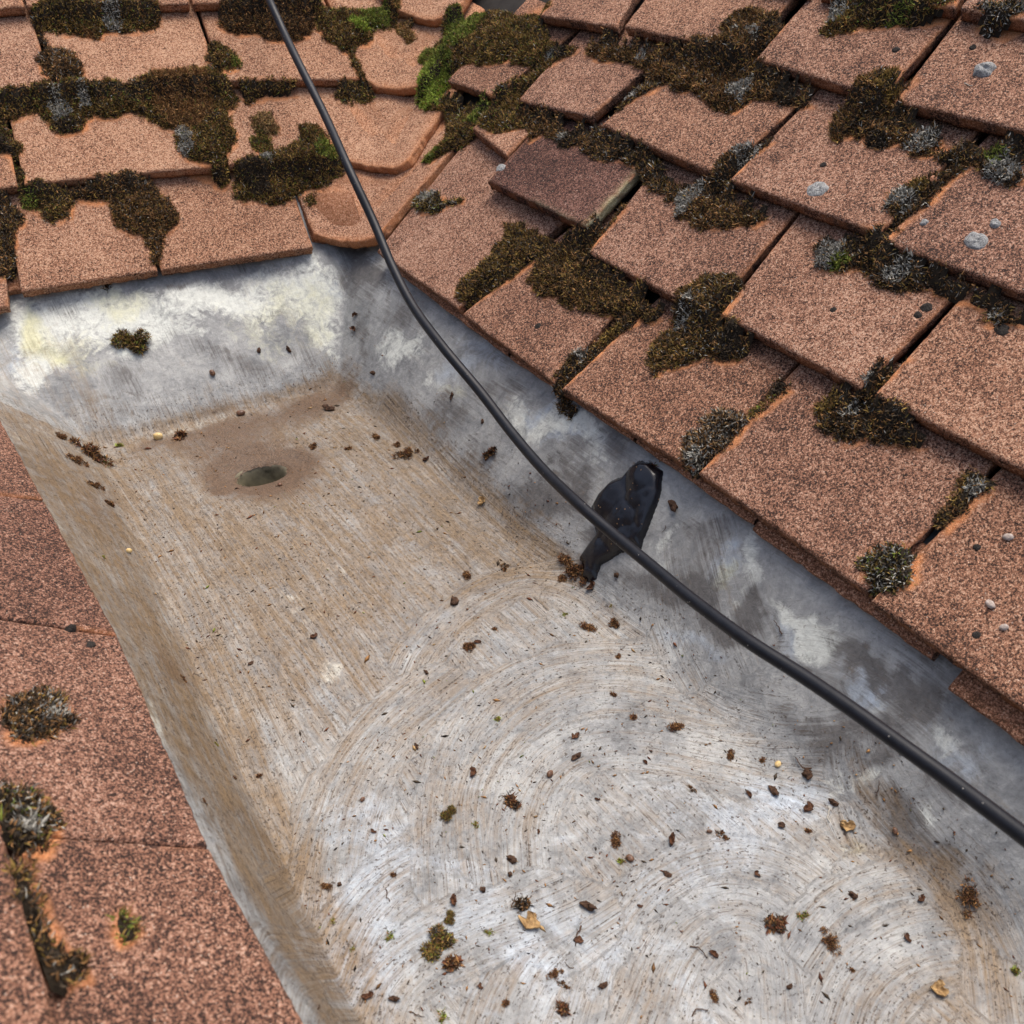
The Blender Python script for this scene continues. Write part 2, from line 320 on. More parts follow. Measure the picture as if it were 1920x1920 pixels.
MOSS = [
 ('A', [(58,15),(75,0),(140,-8),(190,-5),(295,0),(297,18),(280,32),(255,35),(238,40),(212,40),(190,38),(185,50),(165,54),(145,48),(135,40),(90,40),(65,30)], 8, OLV, [(210,22,20,'gy'),(165,45,14,'br')], 'long dark moss strip with a grey patch at the top left corner of the photo'),
 ('A', [(56,18),(64,18),(80,50),(88,78),(78,78),(68,50)], 3, DRK, [], 'thin dark moss filling the short joint at top left above a round cushion'),
 ('A', [(72,85),(85,75),(120,80),(140,92),(150,112),(158,135),(150,148),(120,150),(95,145),(78,128),(70,105)], 9, {'br':.5,'dk':.3,'ol':.1,'gy':.1}, [], 'round greyish brown moss cushion on the joint near the left photo edge'),
 ('A', [(60,165),(80,150),(120,148),(158,150),(170,165),(170,195),(155,200),(157,212),(148,226),(125,233),(100,231),(93,215),(80,205),(68,190)], 10, OLV, [(108,185,24,'gy'),(155,172,12,'gy'),(125,218,22,'dk')], 'moss clump with frosty grey middle and black tip hanging below the round cushion'),
 ('A', [(-10,170),(35,163),(58,168),(60,182),(40,190),(20,197),(10,206),(5,240),(25,245),(38,262),(35,275),(10,277),(-10,272)], 8, OLV, [(0,265,20,'dk')], 'hook shaped olive moss at the left photo edge beside a clean tile corner'),
 ('A', [(17,282),(25,290),(30,305),(40,315),(47,335),(45,345),(35,342),(28,320)], 4, OLV, [], 'tiny strip of moss in a vertical joint at the left photo edge'),
 ('A', [(165,155),(200,152),(250,155),(262,145),(280,130),(310,127),(360,122),(385,122),(410,132),(425,145),(443,165),(435,180),(422,190),(430,205),(432,225),(443,240),(440,260),(428,275),(425,290),(425,315),(410,326),(395,318),(390,305),(370,302),(345,295),(335,280),(330,265),(328,245),(322,228),(295,218),(275,205),(260,195),(245,188),(215,195),(185,200),(170,195)], 15, OLV, [(340,170,60,'br'),(345,245,14,'gy'),(345,275,14,'gy')], 'largest brown and olive moss mat left of the cable, sagging over two courses'),
 ('A', [(390,68),(402,65),(425,75),(440,90),(450,110),(446,122),(432,132),(415,130),(398,118),(384,105),(386,85)], 9, OLV, [(445,112,14,'gn')], 'egg shaped olive moss cushion with a green edge above the large brown mat'),
 ('A', [(33,350),(60,342),(100,340),(120,342),(133,358),(127,372),(127,388),(118,385),(105,390),(92,394),(80,385),(65,372),(48,368),(38,360)], 8, OLV, [(45,358,16,'gn')], 'small green tipped moss tongue on the far left eaves tile'),
 ('A', [(133,345),(165,335),(200,328),(240,322),(275,325),(292,330),(300,345),(315,360),(325,378),(330,400),(322,415),(308,430),(305,445),(300,460),(298,490),(295,500),(288,492),(280,460),(265,430),(245,425),(222,412),(208,395),(200,370),(195,352),(165,352),(140,352)], 12, BRN, [], 'brown wedge of moss tapering down the joint to the gutter edge'),
 ('A', [(-10,355),(25,360),(38,375),(33,395),(22,410),(28,440),(20,455),(25,475),(18,500),(5,512),(-10,510)], 9, DRK, [], 'dark ragged moss along the left photo edge above the gutter end'),
 ('A', [(400,20),(420,2),(430,-10),(580,-10),(585,20),(580,45),(560,58),(540,62),(520,60),(500,58),(485,48),(470,45),(445,45),(425,38),(412,28)], 12, {'br':.5,'dk':.42,'ol':.08}, [], 'dark brown moss mat under the cable at the top edge of the photo'),
 ('A', [(588,20),(588,-10),(750,-10),(748,20),(740,30),(735,45),(715,50),(700,45),(695,60),(688,70),(665,70),(662,85),(652,90),(640,85),(630,70),(610,60),(605,45),(590,35)], 13, OLV, [(673,32,18,'bg'),(700,8,30,'gn')], 'olive moss mat with one vivid green spot right of the cable top'),
 ('A', [(735,35),(750,30),(770,38),(780,55),(780,68),(765,75),(755,65),(745,52)], 7, {'br':.4,'go':.25,'ol':.35}, [], 'small drooping moss tuft below the broken top tile in the valley'),
 ('A', [(652,92),(665,95),(672,110),(680,130),(682,145),(695,165),(690,178),(660,182),(655,172),(635,165),(625,155),(645,148),(672,148),(665,125),(655,108)], 4, OLV, [], 'thin olive moss trickling down the joint right of the cable'),
 ('A', [(447,150),(480,148),(520,148),(555,150),(520,155),(485,160),(470,170),(462,172),(455,165)], 3, OLV, [], 'narrow moss line under a tile edge just left of the cable'),
 ('A', [(470,205),(480,194),(497,192),(510,205),(522,225),(524,240),(510,248),(500,245),(508,262),(512,278),(500,288),(485,282),(472,270),(468,250),(480,245),(475,225)], 8, {'ol':.5,'gn':.2,'dk':.2,'br':.1}, [(500,222,26,'go')], 'golden straw coloured tuft with a green tail left of the cable'),
 ('A', [(558,228),(575,222),(595,225),(610,248),(625,270),(640,290),(645,330),(625,338),(600,332),(580,325),(570,332),(562,342),(548,340),(542,352),(530,365),(520,360),(505,367),(490,358),(470,355),(450,358),(437,350),(432,335),(440,320),(438,305),(455,295),(480,292),(500,285),(520,278),(545,270),(562,255),(560,240)], 12, OLV, [(610,280,22,'gn'),(480,320,24,'dk'),(500,290,10,'gy')], 'broad olive moss mat touching the cable above the eaves tiles'),
 ('A', [(572,350),(585,345),(595,355),(593,368),(580,370),(570,362)], 5, OLV, [], 'tiny round olive tuft on the valley eaves tile left of the cable'),
 ('A', [(830,40),(850,10),(880,5),(900,2),(950,-5),(1030,-8),(1035,5),(1015,20),(1005,30),(1030,40),(1045,55),(1060,65),(1075,60),(1085,62),(1075,75),(1060,82),(1050,90),(1042,75),(1020,95),(990,105),(965,107),(955,95),(930,108),(900,115),(885,110),(860,118),(845,130),(832,142),(828,155),(838,165),(840,175),(820,180),(800,185),(785,175),(782,155),(790,135),(800,122),(790,112),(786,98),(798,85),(815,82),(825,70),(838,55)], 16, OLV, [(805,155,32,'bg'),(803,95,18,'gn'),(880,25,34,'gn'),(830,110,22,'gn'),(1050,70,18,'dk'),(1035,80,6,'gy')], 'biggest valley moss mat with bright green cushions on its left'),
 ('A', [(838,162),(860,167),(885,177),(925,182),(965,190),(990,202),(985,215),(960,228),(940,238),(915,245),(895,228),(885,235),(870,250),(850,255),(830,262),(815,275),(805,282),(795,280),(800,268),(825,245),(838,225),(838,200),(832,182)], 13, OLV, [(905,185,20,'gn'),(800,275,20,'gn')], 'olive moss in the valley below the bright green cushions'),
 ('B', [(928,180),(935,160),(955,145),(975,130),(995,115),(1020,97),(1048,84),(1060,84),(1045,95),(1025,112),(1005,128),(992,150),(978,172),(968,186),(945,186)], 6, OLV, [], 'olive moss ridge in the sloping joint right of the valley'),
 ('B', [(970,192),(1000,195),(1030,207),(1060,217),(1100,227),(1115,237),(1110,247),(1095,242),(1085,252),(1060,255),(1050,242),(1035,232),(1015,230),(1000,242),(990,252),(987,247),(1000,227),(985,212),(968,202)], 7, BRN, [(1065,238,18,'dk'),(1060,235,6,'gy')], 'dark brown moss under a tile edge above the dark purple tile'),
 ('B', [(1105,222),(1115,212),(1125,205),(1145,192),(1165,180),(1180,165),(1195,145),(1210,135),(1225,127),(1240,132),(1225,147),(1200,162),(1185,177),(1165,194),(1145,212),(1130,228),(1120,232)], 5, {'dk':.4,'ol':.3,'gy':.1,'br':.2}, [(1190,160,12,'gy')], 'moss strip with grey flecks in the joint above the dark purple tile'),
 ('B', [(1100,237),(1125,234),(1140,247),(1170,257),(1205,270),(1230,292),(1260,307),(1285,320),(1280,335),(1270,345),(1255,350),(1250,335),(1225,325),(1210,300),(1190,285),(1165,272),(1140,275),(1120,278),(1110,268),(1095,255)], 6, DRK, [], 'dark moss band along the top edge of the dark purple tile'),
 ('B', [(1100,65),(1110,55),(1150,54),(1190,64),(1215,72),(1250,77),(1300,72),(1340,67),(1360,60),(1357,40),(1365,25),(1375,12),(1400,0),(1430,-5),(1460,5),(1468,25),(1460,45),(1440,60),(1430,80),(1420,100),(1415,110),(1440,122),(1480,135),(1510,150),(1525,165),(1505,165),(1475,165),(1450,158),(1430,150),(1410,155),(1395,172),(1380,190),(1368,190),(1360,182),(1340,185),(1330,170),(1315,155),(1305,142),(1270,148),(1260,130),(1230,125),(1215,118),(1215,100),(1190,88),(1150,85),(1120,85),(1103,80)], 12, BRN, [(1382,60,9,'gy'),(1415,58,8,'gy'),(1395,145,20,'gy'),(1480,150,30,'dk'),(1210,72,7,'gy')], 'long brown moss band at top centre with white flecks on its round head'),
 ('B', [(1560,-10),(1790,-10),(1785,5),(1750,12),(1720,18),(1690,15),(1660,25),(1620,25),(1610,30),(1590,42),(1565,48),(1545,47),(1545,35),(1558,15)], 10, OLV, [(1570,5,20,'gy'),(1700,5,20,'gn')], 'golden brown moss fringe cut by the top edge of the photo at right'),
 ('B', [(1830,10),(1860,0),(1925,-5),(1925,20),(1910,30),(1890,40),(1865,40),(1845,30)], 8, GRY, [], 'grey green moss cushion in the top right corner of the photo'),
 ('B', [(1605,165),(1610,148),(1630,135),(1660,122),(1690,118),(1712,120),(1715,140),(1705,155),(1690,170),(1680,188),(1695,195),(1710,205),(1735,210),(1765,215),(1768,235),(1760,250),(1745,258),(1725,260),(1705,250),(1700,235),(1690,235),(1670,245),(1640,250),(1628,240),(1625,230),(1600,225),(1590,230),(1565,235),(1562,220),(1568,200),(1570,180),(1585,172)], 11, BRN, [(1735,235,26,'gy'),(1670,150,24,'ol'),(1650,235,22,'dk')], 'dark brown moss clump at upper right between four large tiles'),
 ('B', [(1770,242),(1790,242),(1820,237),(1860,247),(1890,252),(1930,252),(1930,300),(1900,310),(1870,305),(1850,295),(1845,278),(1825,270),(1815,278),(1795,270),(1770,265),(1764,257)], 9, DRK, [(1890,285,34,'gy'),(1875,260,12,'gn')], 'moss with a pale grey cushion at the right photo edge near the top'),
 ('B', [(1825,272),(1830,277),(1800,300),(1775,325),(1760,345),(1745,365),(1725,385),(1705,400),(1690,415),(1680,418),(1672,400),(1662,385),(1668,365),(1672,350),(1690,340),(1715,318),(1745,310),(1765,302),(1770,290),(1795,285)], 8, DRK, [(1700,358,28,'gy'),(1725,330,18,'ol')], 'frosted grey moss filling the sloping joint beside an orange tile chip'),
 ('B', [(1335,322),(1340,305),(1360,290),(1375,272),(1400,255),(1430,248),(1450,245),(1435,260),(1415,280),(1395,300),(1375,325),(1362,333),(1345,330)], 6, DRK, [(1405,270,24,'gy')], 'narrow black moss with white flecks pointing up a joint'),
 ('B', [(1270,355),(1278,335),(1285,322),(1305,317),(1325,324),(1345,332),(1365,337),(1380,347),(1400,360),(1430,372),(1440,382),(1420,390),(1395,390),(1375,400),(1350,402),(1325,405),(1305,400),(1300,390),(1280,388),(1268,375)], 11, BRN, [(1290,350,27,'gy')], 'brown moss clump with a silvery hairy cushion at its left end'),
 ('B', [(1530,430),(1545,420),(1565,415),(1590,422),(1620,430),(1640,427),(1665,422),(1685,420),(1675,432),(1660,447),(1655,457),(1680,467),(1710,480),(1740,492),(1745,505),(1725,508),(1700,512),(1680,510),(1660,508),(1640,500),(1632,480),(1640,470),(1625,475),(1605,470),(1590,478),(1565,482),(1545,480),(1532,468),(1538,450)], 10, DRK, [(1565,445,30,'gy'),(1690,490,22,'gy'),(1585,465,16,'gn')], 'dark moss with grey green lichen tufts between two large right hand tiles'),
 ('B', [(1745,492),(1800,514),(1870,539),(1930,562),(1930,572),(1870,552),(1800,527),(1750,508)], 3, DRK, [], 'thin black moss strip drawn as the shadow line under a tile edge at the right photo edge'),  # shadow line under the tile edge, put in as a dark moss strip
 ('B', [(1860,552),(1880,547),(1905,550),(1915,562),(1900,570),(1880,578),(1862,575),(1855,565)], 6, DRK, [(1882,562,8,'gy')], 'small black moss pad near the right photo edge below a tile step'),
 ('B', [(945,395),(950,410),(945,430),(928,445),(925,465),(905,478),(890,500),(870,520),(855,540),(852,555),(865,565),(885,565),(905,550),(930,530),(960,505),(985,480),(1005,465),(1025,450),(1040,437),(1030,417),(1000,407),(970,392)], 10, {'ol':.42,'dk':.36,'br':.2,'gy':.02}, [], 'thick golden olive moss ribbon below the dark purple tile reaching the gutter'),
 ('B', [(1032,418),(1060,432),(1090,434),(1100,446),(1098,465),(1110,482),(1140,497),(1170,512),(1200,530),(1225,547),(1240,562),(1225,575),(1205,570),(1185,575),(1170,560),(1140,568),(1115,565),(1090,552),(1075,555),(1050,545),(1040,535),(1020,540),(1000,525),(992,500),(1005,480),(1020,460),(1032,440)], 11, {'ol':.3,'dk':.38,'br':.32}, [], 'wide dark moss mat in the middle of the right pitch below the purple tile'),
 ('B', [(1099,430),(1112,415),(1132,395),(1152,378),(1167,360),(1180,360),(1170,377),(1152,398),(1137,420),(1118,445),(1107,462),(1099,450)], 6, BRN, [], 'moss strip along the pale crusted side of the dark purple tile'),
 ('B', [(1040,715),(1045,700),(1055,680),(1070,660),(1085,645),(1110,630),(1130,610),(1150,590),(1165,572),(1185,567),(1195,577),(1175,590),(1155,610),(1135,630),(1120,650),(1100,670),(1085,690),(1065,712),(1052,722)], 7, DRK, [(1085,650,14,'gy'),(1145,605,20,'ol')], 'dark moss strip running down a joint to the middle of the right eaves'),
 ('B', [(1268,555),(1285,537),(1305,522),(1330,508),(1360,505),(1388,512),(1393,530),(1385,545),(1370,560),(1358,580),(1352,594),(1375,602),(1395,617),(1400,632),(1385,642),(1355,645),(1335,640),(1330,630),(1315,645),(1290,660),(1265,668),(1240,675),(1235,688),(1225,685),(1218,660),(1222,640),(1235,610),(1245,595),(1265,590),(1260,570)], 12, {'br':.3,'ol':.34,'dk':.3,'gy':.06}, [(1290,578,16,'gy'),(1370,625,22,'dk')], 'curly brown moss clump crossing two courses in the middle of the right pitch'),
 ('B', [(1455,690),(1470,682),(1490,692),(1475,707),(1455,727),(1435,745),(1420,762),(1405,765),(1415,745),(1445,730),(1450,715)], 4, OLV, [(1470,690,14,'dk')], 'thin olive moss in the joint above the grey brown eaves cushion'),
 ('B', [(1280,850),(1283,830),(1290,810),(1315,795),(1320,775),(1340,758),(1365,752),(1390,755),(1410,767),(1395,785),(1385,800),(1370,825),(1350,840),(1335,860),(1310,878),(1295,875),(1285,865)], 10, {'go':.2,'dk':.36,'gy':.2,'br':.24}, [(1305,855,20,'gy')], 'curly grey brown moss cushion on the eaves tile above the black sealant'),
 ('B', [(1618,730),(1620,705),(1640,685),(1655,667),(1680,657),(1700,652),(1705,662),(1685,672),(1665,695),(1650,715),(1638,733),(1628,738)], 5, DRK, [(1627,705,8,'gy')], 'short dark moss strip in a joint at right with a white fleck'),
 ('B', [(1535,735),(1550,717),(1570,714),(1600,727),(1630,739),(1650,747),(1675,757),(1700,772),(1720,787),(1735,797),(1700,800),(1665,800),(1640,795),(1632,780),(1625,795),(1600,803),(1580,800),(1572,785),(1555,785),(1540,770),(1538,755)], 9, DRK, [(1605,740,10,'gy'),(1560,730,16,'ol')], 'black moss with three lobes under a tile edge at the right'),
 ('B', [(1765,965),(1768,940),(1785,915),(1805,898),(1815,870),(1830,855),(1850,862),(1870,872),(1865,885),(1845,895),(1830,910),(1815,935),(1795,950),(1775,970)], 7, {'dk':.4,'ol':.3,'br':.2,'go':.1}, [(1838,885,14,'gy')], 'moss strip with white flecks in the lowest joint at the right'),
 ('B', [(1618,1090),(1622,1060),(1620,1040),(1640,1022),(1670,1012),(1700,1010),(1722,1020),(1722,1045),(1715,1075),(1700,1095),(1670,1103),(1640,1105)], 10, {'gy':.26,'dk':.44,'ol':.2,'gn':.1}, [], 'big round grey and black moss cushion on the lowest right eaves tile'),
 ('A', [(775,370),(785,352),(800,345),(820,350),(835,360),(865,355),(866,362),(840,370),(828,380),(810,388),(790,388)], 8, {'ol':.4,'dk':.4,'gn':.1,'gy':.1}, [(805,352,12,'gy')], 'small moss cushion with a tail on the first tile beside the valley'),
 ('C', [(-10,1275),(30,1268),(70,1265),(100,1275),(120,1300),(118,1325),(100,1345),(65,1355),(30,1353),(-10,1345)], 5, {'dk':.5,'br':.3,'ol':.1,'gy':.1}, [(100,1310,20,'gy')], 'flat dark oval moss patch on the near left pitch'),
 ('C', [(-10,1440),(20,1445),(60,1460),(100,1490),(95,1510),(85,1530),(80,1550),(60,1560),(20,1555),(-10,1540)], 8, {'dk':.5,'br':.2,'ol':.15,'gn':.05,'gy':.1}, [(40,1520,30,'gy')], 'dark moss tuft above the tile joint at the left photo edge'),
 ('C', [(26,1572),(34,1590),(54,1635),(79,1690),(84,1720),(102,1745),(138,1770),(130,1795),(105,1805),(92,1820),(82,1800),(68,1730),(50,1680),(34,1620)], 5, DRK, [(45,1640,24,'ol')], 'black moss strip under the tile step in the bottom left corner'),
 ('C', [(205,1697),(215,1688),(232,1685),(245,1700),(250,1725),(235,1738),(212,1735),(202,1720)], 7, GRN, [(225,1700,12,'bg')], 'small green moss sprout on the bottom left tile'),
]
for k, mm in enumerate(MOSS): pass
def poly_plan(pts, s, h): return np.array([on(x, y, s, h)[:2] for x, y in pts])
MP = [poly_plan(m_[1], m_[0], 14) for m_ in MOSS]

def poly_sd(P, poly):                            # signed distance, positive inside
    a = poly; b = np.roll(poly, -1, 0); d = np.full(len(P), 1e9); ins = np.zeros(len(P), bool)
    for (ax, ay), (bx, by) in zip(a, b):
        ex, ey = bx - ax, by - ay; wx, wy = P[:, 0] - ax, P[:, 1] - ay
        t = np.clip((wx * ex + wy * ey) / (ex * ex + ey * ey + 1e-9), 0, 1)
        d = np.minimum(d, np.hypot(wx - ex * t, wy - ey * t))
        c = ((ay > P[:, 1]) != (by > P[:, 1])) & (P[:, 0] < ex * (P[:, 1] - ay) / (ey if abs(ey) > 1e-9 else 1e-9) + ax)
        ins ^= c
    return np.where(ins, d, -d)

# ------------------------------------------------------------------ lead gutter
def box_in(b0, P, m): return (P[:, 0] > b0[0] - m) & (P[:, 0] < b0[2] + m) & (P[:, 1] > b0[1] - m) & (P[:, 1] < b0[3] + m)
def build_gutter():
    xs = np.concatenate([np.arange(-500, -440, 5.), np.arange(-440, -330, 1.1), np.arange(-330, -75, 2.), np.arange(-75, 5, 1.6), np.arange(5, 95, 6.)])
    ys = np.concatenate([np.arange(-660, 300, 2.), np.arange(300, 470, 1.7), np.arange(470, 560, 5.)])
    X, Y = np.meshgrid(xs, ys); X = X.ravel().copy(); Y = Y.ravel().copy()
    # round hole
    d = drain_d(X, Y); R0 = 25.
    nr = np.abs(d - R0) < 1.4
    X[nr] = DRAIN[0] + (X[nr] - DRAIN[0]) / d[nr] * R0; Y[nr] = DRAIN[1] + (Y[nr] - DRAIN[1]) / d[nr] * R0
    Z = gutter(X, Y); d = drain_d(X, Y)
    Z -= 3.2 * np.exp(-np.clip(d - R0, 0, 99) / 3.)
    nx, ny = len(xs), len(ys); I = np.arange(nx * ny).reshape(ny, nx)
    Q = np.stack([I[:-1, :-1], I[:-1, 1:], I[1:, 1:], I[1:, :-1]], -1).reshape(-1, 4)
    cen = np.stack([X[Q].mean(1), Y[Q].mean(1)], -1)
    Q = Q[drain_d(cen[:, 0], cen[:, 1]) > R0 - .6]
    P = np.stack([X, Y], -1); N_ = len(X)
    WP = P + 26 * (np.stack([fbm(P, 60, 11), fbm(P, 60, 21)], -1) - .5) * 2 + 9 * (np.stack([fbm(P, 16, 31), fbm(P, 16, 41)], -1) - .5) * 2
    ch = {k: np.zeros(N_) for k in ('brown', 'soot', 'white', 'yellow', 'blue', 'rust')}
    def blob(kind, x, y, rx, ry, amt, ang=0., warp=1.):
        c = on(x, y, 'G')[:2]; ca, sa = math.cos(ang), math.sin(ang)
        u = on(x + rx * ca * .3, y + rx * sa * .3, 'G')[:2] - c; v = on(x - ry * sa * .3, y + ry * ca * .3, 'G')[:2] - c
        Mi = np.linalg.inv(np.stack([u / .3, v / .3], 1) + np.eye(2) * 1e-6)
        q = ((P * (1 - warp) + WP * warp) - c) @ Mi.T; r2 = (q ** 2).sum(1)
        ch[kind][:] = 1 - (1 - ch[kind]) * (1 - amt * np.exp(-r2 * 1.3))
    # general silt film: strongest at the outlet end, fading towards the camera
    yy = Y + 60 * (fbm(P, 120, 51) - .5)
    xf = fold_l(Y)
    floorish = sstep(12, -10, Z + 100)
    ch['brown'] += (.28 + .52 * sstep(-260, 80, yy)) * floorish * (.55 + .75 * fbm(P, 34, 61))
    ch['brown'] += .80 * sstep(10, -28, X - xf - 26) * sstep(-3, -40, Z) * (.7 + .6 * fbm(P, 40, 66))
    ch['brown'] += .35 * np.exp(-((X + 88) / 22) ** 2) * sstep(-160, 60, Y)
    ch['soot'] += .42 * sstep(2, -16, X - xf) * sstep(300, 250, Y) * (.4 + fbm(P, 40, 67)) + .30 * sstep(-62, -40, X) * fbm(P, 45, 71) ** 1.5 * sstep(430, 330, Y)
    D = math.radians
    for b_ in [('rust', 485, 892, 105, 48, 1.9, 0, .12), ('rust', 430, 805, 170, 40, .85, D(-14), .6), ('rust', 590, 755, 80, 32, .95, D(-20), .5), ('rust', 470, 840, 110, 30, .6, D(-10)), ('rust', 300, 822, 80, 12, .6, D(-14)),
        ('rust', 640, 730, 34, 40, .6), ('brown', 720, 800, 90, 60, .9), ('brown', 780, 850, 150, 60, .6, D(42)), ('brown', 1000, 1060, 100, 40, .5, D(35)), ('brown', 500, 1000, 160, 60, .4), ('brown', 700, 1000, 160, 60, .4), ('brown', 820, 900, 120, 60, .6, D(40)), ('brown', 950, 1010, 110, 45, .6, D(40)), ('brown', 620, 900, 120, 80, .5), ('rust', 1075, 1070, 36, 30, .75),
        ('brown', 360, 1080, 120, 160, .5), ('brown', 560, 1180, 160, 110, .5), ('brown', 300, 900, 90, 70, .5), ('rust', 330, 1270, 34, 90, .45, D(-28)), ('rust', 210, 960, 40, 90, .4, D(-28)), ('brown', 620, 1090, 200, 60, .3),
        ('brown', 1690, 1610, 160, 40, .6, D(10)), ('brown', 1850, 1720, 90, 150, .75, D(-30)), ('brown', 1780, 1850, 180, 70, .55), ('rust', 1830, 1690, 50, 60, .35), ('brown', 1200, 1880, 240, 60, .25), ('brown', 980, 1300, 200, 40, .25),
        ('brown', 1650, 1450, 40, 110, .6, D(-35)), ('soot', 1760, 1570, 70, 130, .75, D(-32)), ('soot', 1690, 1480, 50, 70, .45, D(-32)),
        # end wall
        ('white', 90, 620, 120, 70, .8), ('white', 260, 600, 110, 60, .75), ('white', 430, 560, 140, 50, .8), ('white', 600, 560, 90, 60, .7), ('white', 60, 720, 80, 50, .8), ('white', 320, 640, 120, 30, .5), ('white', 620, 620, 40, 60, .5), ('white', 380, 795, 130, 9, .95, D(-14), .2),
        ('yellow', 66, 630, 34, 60, .85), ('yellow', 100, 700, 36, 34, .7), ('yellow', 150, 670, 90, 50, .4), ('yellow', 250, 580, 60, 40, .5), ('yellow', 560, 580, 70, 50, .35), ('yellow', 620, 590, 30, 60, .3), ('yellow', 470, 630, 60, 60, .22),
        ('blue', 20, 700, 40, 60, .5), ('blue', 640, 560, 30, 40, .4), ('blue', 420, 540, 70, 26, .4),
        ('soot', 245, 705, 46, 40, .62), ('soot', 430, 680, 100, 34, .52), ('soot', 340, 530, 60, 14, .5, D(-9)), ('soot', 150, 590, 30, 30, .4), ('soot', 330, 640, 40, 30, .35), ('brown', 130, 560, 120, 12, .5, D(-9)), ('brown', 480, 530, 100, 16, .45), ('soot', 560, 640, 50, 26, .4), ('brown', 520, 700, 90, 24, .4), ('brown', 300, 740, 120, 24, .5), ('soot', 200, 760, 80, 30, .35), ('soot', 470, 500, 120, 16, .4, D(-9)), ('soot', 700, 520, 50, 36, .9), ('soot', 660, 480, 50, 24, .8), ('soot', 600, 660, 60, 30, .3), ('brown', 400, 755, 190, 16, .5, D(-13)), ('brown', 250, 780, 90, 30, .45), ('soot', 520, 735, 120, 12, .45, D(-12)), ('brown', 150, 800, 50, 20, .5),
        ('brown', 660, 700, 26, 60, .5), ('soot', 690, 640, 16, 80, .4), ('yellow', 470, 560, 200, 90, .12),
        # right wall
        ('white', 760, 620, 50, 60, .7), ('white', 830, 690, 40, 40, .5), ('white', 960, 780, 60, 40, .5), ('soot', 830, 780, 50, 50, .5), ('soot', 1200, 1080, 60, 40, .6), ('white', 1230, 1040, 40, 30, .6), ('soot', 1330, 1160, 40, 60, .6), ('white', 1450, 1060, 40, 30, .5), ('soot', 1620, 1190, 60, 20, .7, D(35)), ('soot', 1820, 1400, 50, 30, .5), ('soot', 1600, 1260, 40, 40, .5), ('white', 1640, 1420, 40, 30, .6), ('soot', 1660, 1380, 50, 30, .7), ('white', 1050, 820, 90, 46, .85, D(20)), ('blue', 1040, 840, 80, 40, .5), ('blue', 900, 660, 70, 60, .5), ('white', 860, 590, 40, 30, .4), ('yellow', 850, 730, 40, 30, .3), ('blue', 1000, 760, 70, 30, .4),
        ('soot', 1000, 930, 70, 60, .75), ('soot', 900, 860, 50, 50, .5), ('soot', 1060, 900, 40, 60, .5), ('soot', 780, 560, 30, 30, .5), ('soot', 930, 740, 60, 26, .4), ('soot', 1130, 830, 40, 20, .5), ('soot', 960, 680, 50, 20, .35),
        ('soot', 1090, 1010, 50, 40, .5), ('white', 1260, 970, 60, 40, .55), ('soot', 1300, 1000, 50, 60, .5), ('soot', 1280, 1120, 90, 50, .8), ('white', 1330, 1080, 24, 40, .6), ('blue', 1340, 1070, 60, 50, .55), ('white', 1400, 1040, 40, 50, .7), ('yellow', 1350, 1085, 40, 36, .45), ('soot', 1440, 1120, 44, 50, .8), ('soot', 1380, 1180, 60, 40, .6),
        ('white', 1550, 1145, 100, 34, .95, D(26)), ('blue', 1530, 1160, 120, 50, .4, D(26)), ('soot', 1520, 1200, 60, 26, .6, D(20)), ('soot', 1650, 1200, 50, 30, .7, D(35)), ('soot', 1750, 1260, 50, 40, .95), ('soot', 1700, 1240, 50, 40, .6), ('blue', 1650, 1240, 70, 40, .7), ('white', 1670, 1260, 50, 34, .5),
        ('soot', 1560, 1350, 60, 36, .9), ('soot', 1640, 1300, 90, 30, .6), ('soot', 1470, 1330, 90, 24, .5), ('white', 1790, 1320, 60, 30, .6, D(30)), ('blue', 1820, 1350, 110, 40, .5, D(35)), ('soot', 1760, 1410, 40, 40, .4), ('white', 1580, 1450, 60, 50, .4), ('soot', 1530, 1400, 60, 40, .5), ('white', 1760, 1470, 40, 40, .6), ('soot', 1700, 1340, 60, 40, .5), ('white', 1880, 1530, 60, 60, .35), ('blue', 1900, 1480, 60, 60, .4), ('soot', 1860, 1430, 70, 30, .3),
        # floor
        ('blue', 1000, 1750, 500, 260, .42), ('blue', 700, 1600, 200, 200, .4), ('white', 610, 1260, 24, 34, .8, 0, .4), ('white', 545, 1130, 20, 60, .5, D(-35)), ('white', 620, 1080, 26, 40, .4), ('blue', 1300, 1230, 90, 30, .5), ('blue', 1480, 1480, 100, 50, .5), ('blue', 620, 1800, 90, 90, .4), ('blue', 1350, 1550, 300, 120, .35), ('yellow', 780, 1890, 24, 24, .3), ('yellow', 1640, 1600, 60, 40, .35),
        # left wall
        ('soot', 480, 1560, 40, 160, .45, D(-26)), ('white', 100, 975, 14, 34, .8, D(-30), .3), ('white', 300, 1360, 12, 60, .9, D(-22), .3), ('white', 240, 1215, 22, 26, .5), ('soot', 90, 860, 40, 60, .3), ('white', 40, 810, 30, 20, .5)]:
        blob(*b_)
    ch['rust'] = np.maximum(ch['rust'], 1.0 * sstep(74, 44, drain_d(X, Y) + 16 * (fbm(P, 22, 88) - .5)))
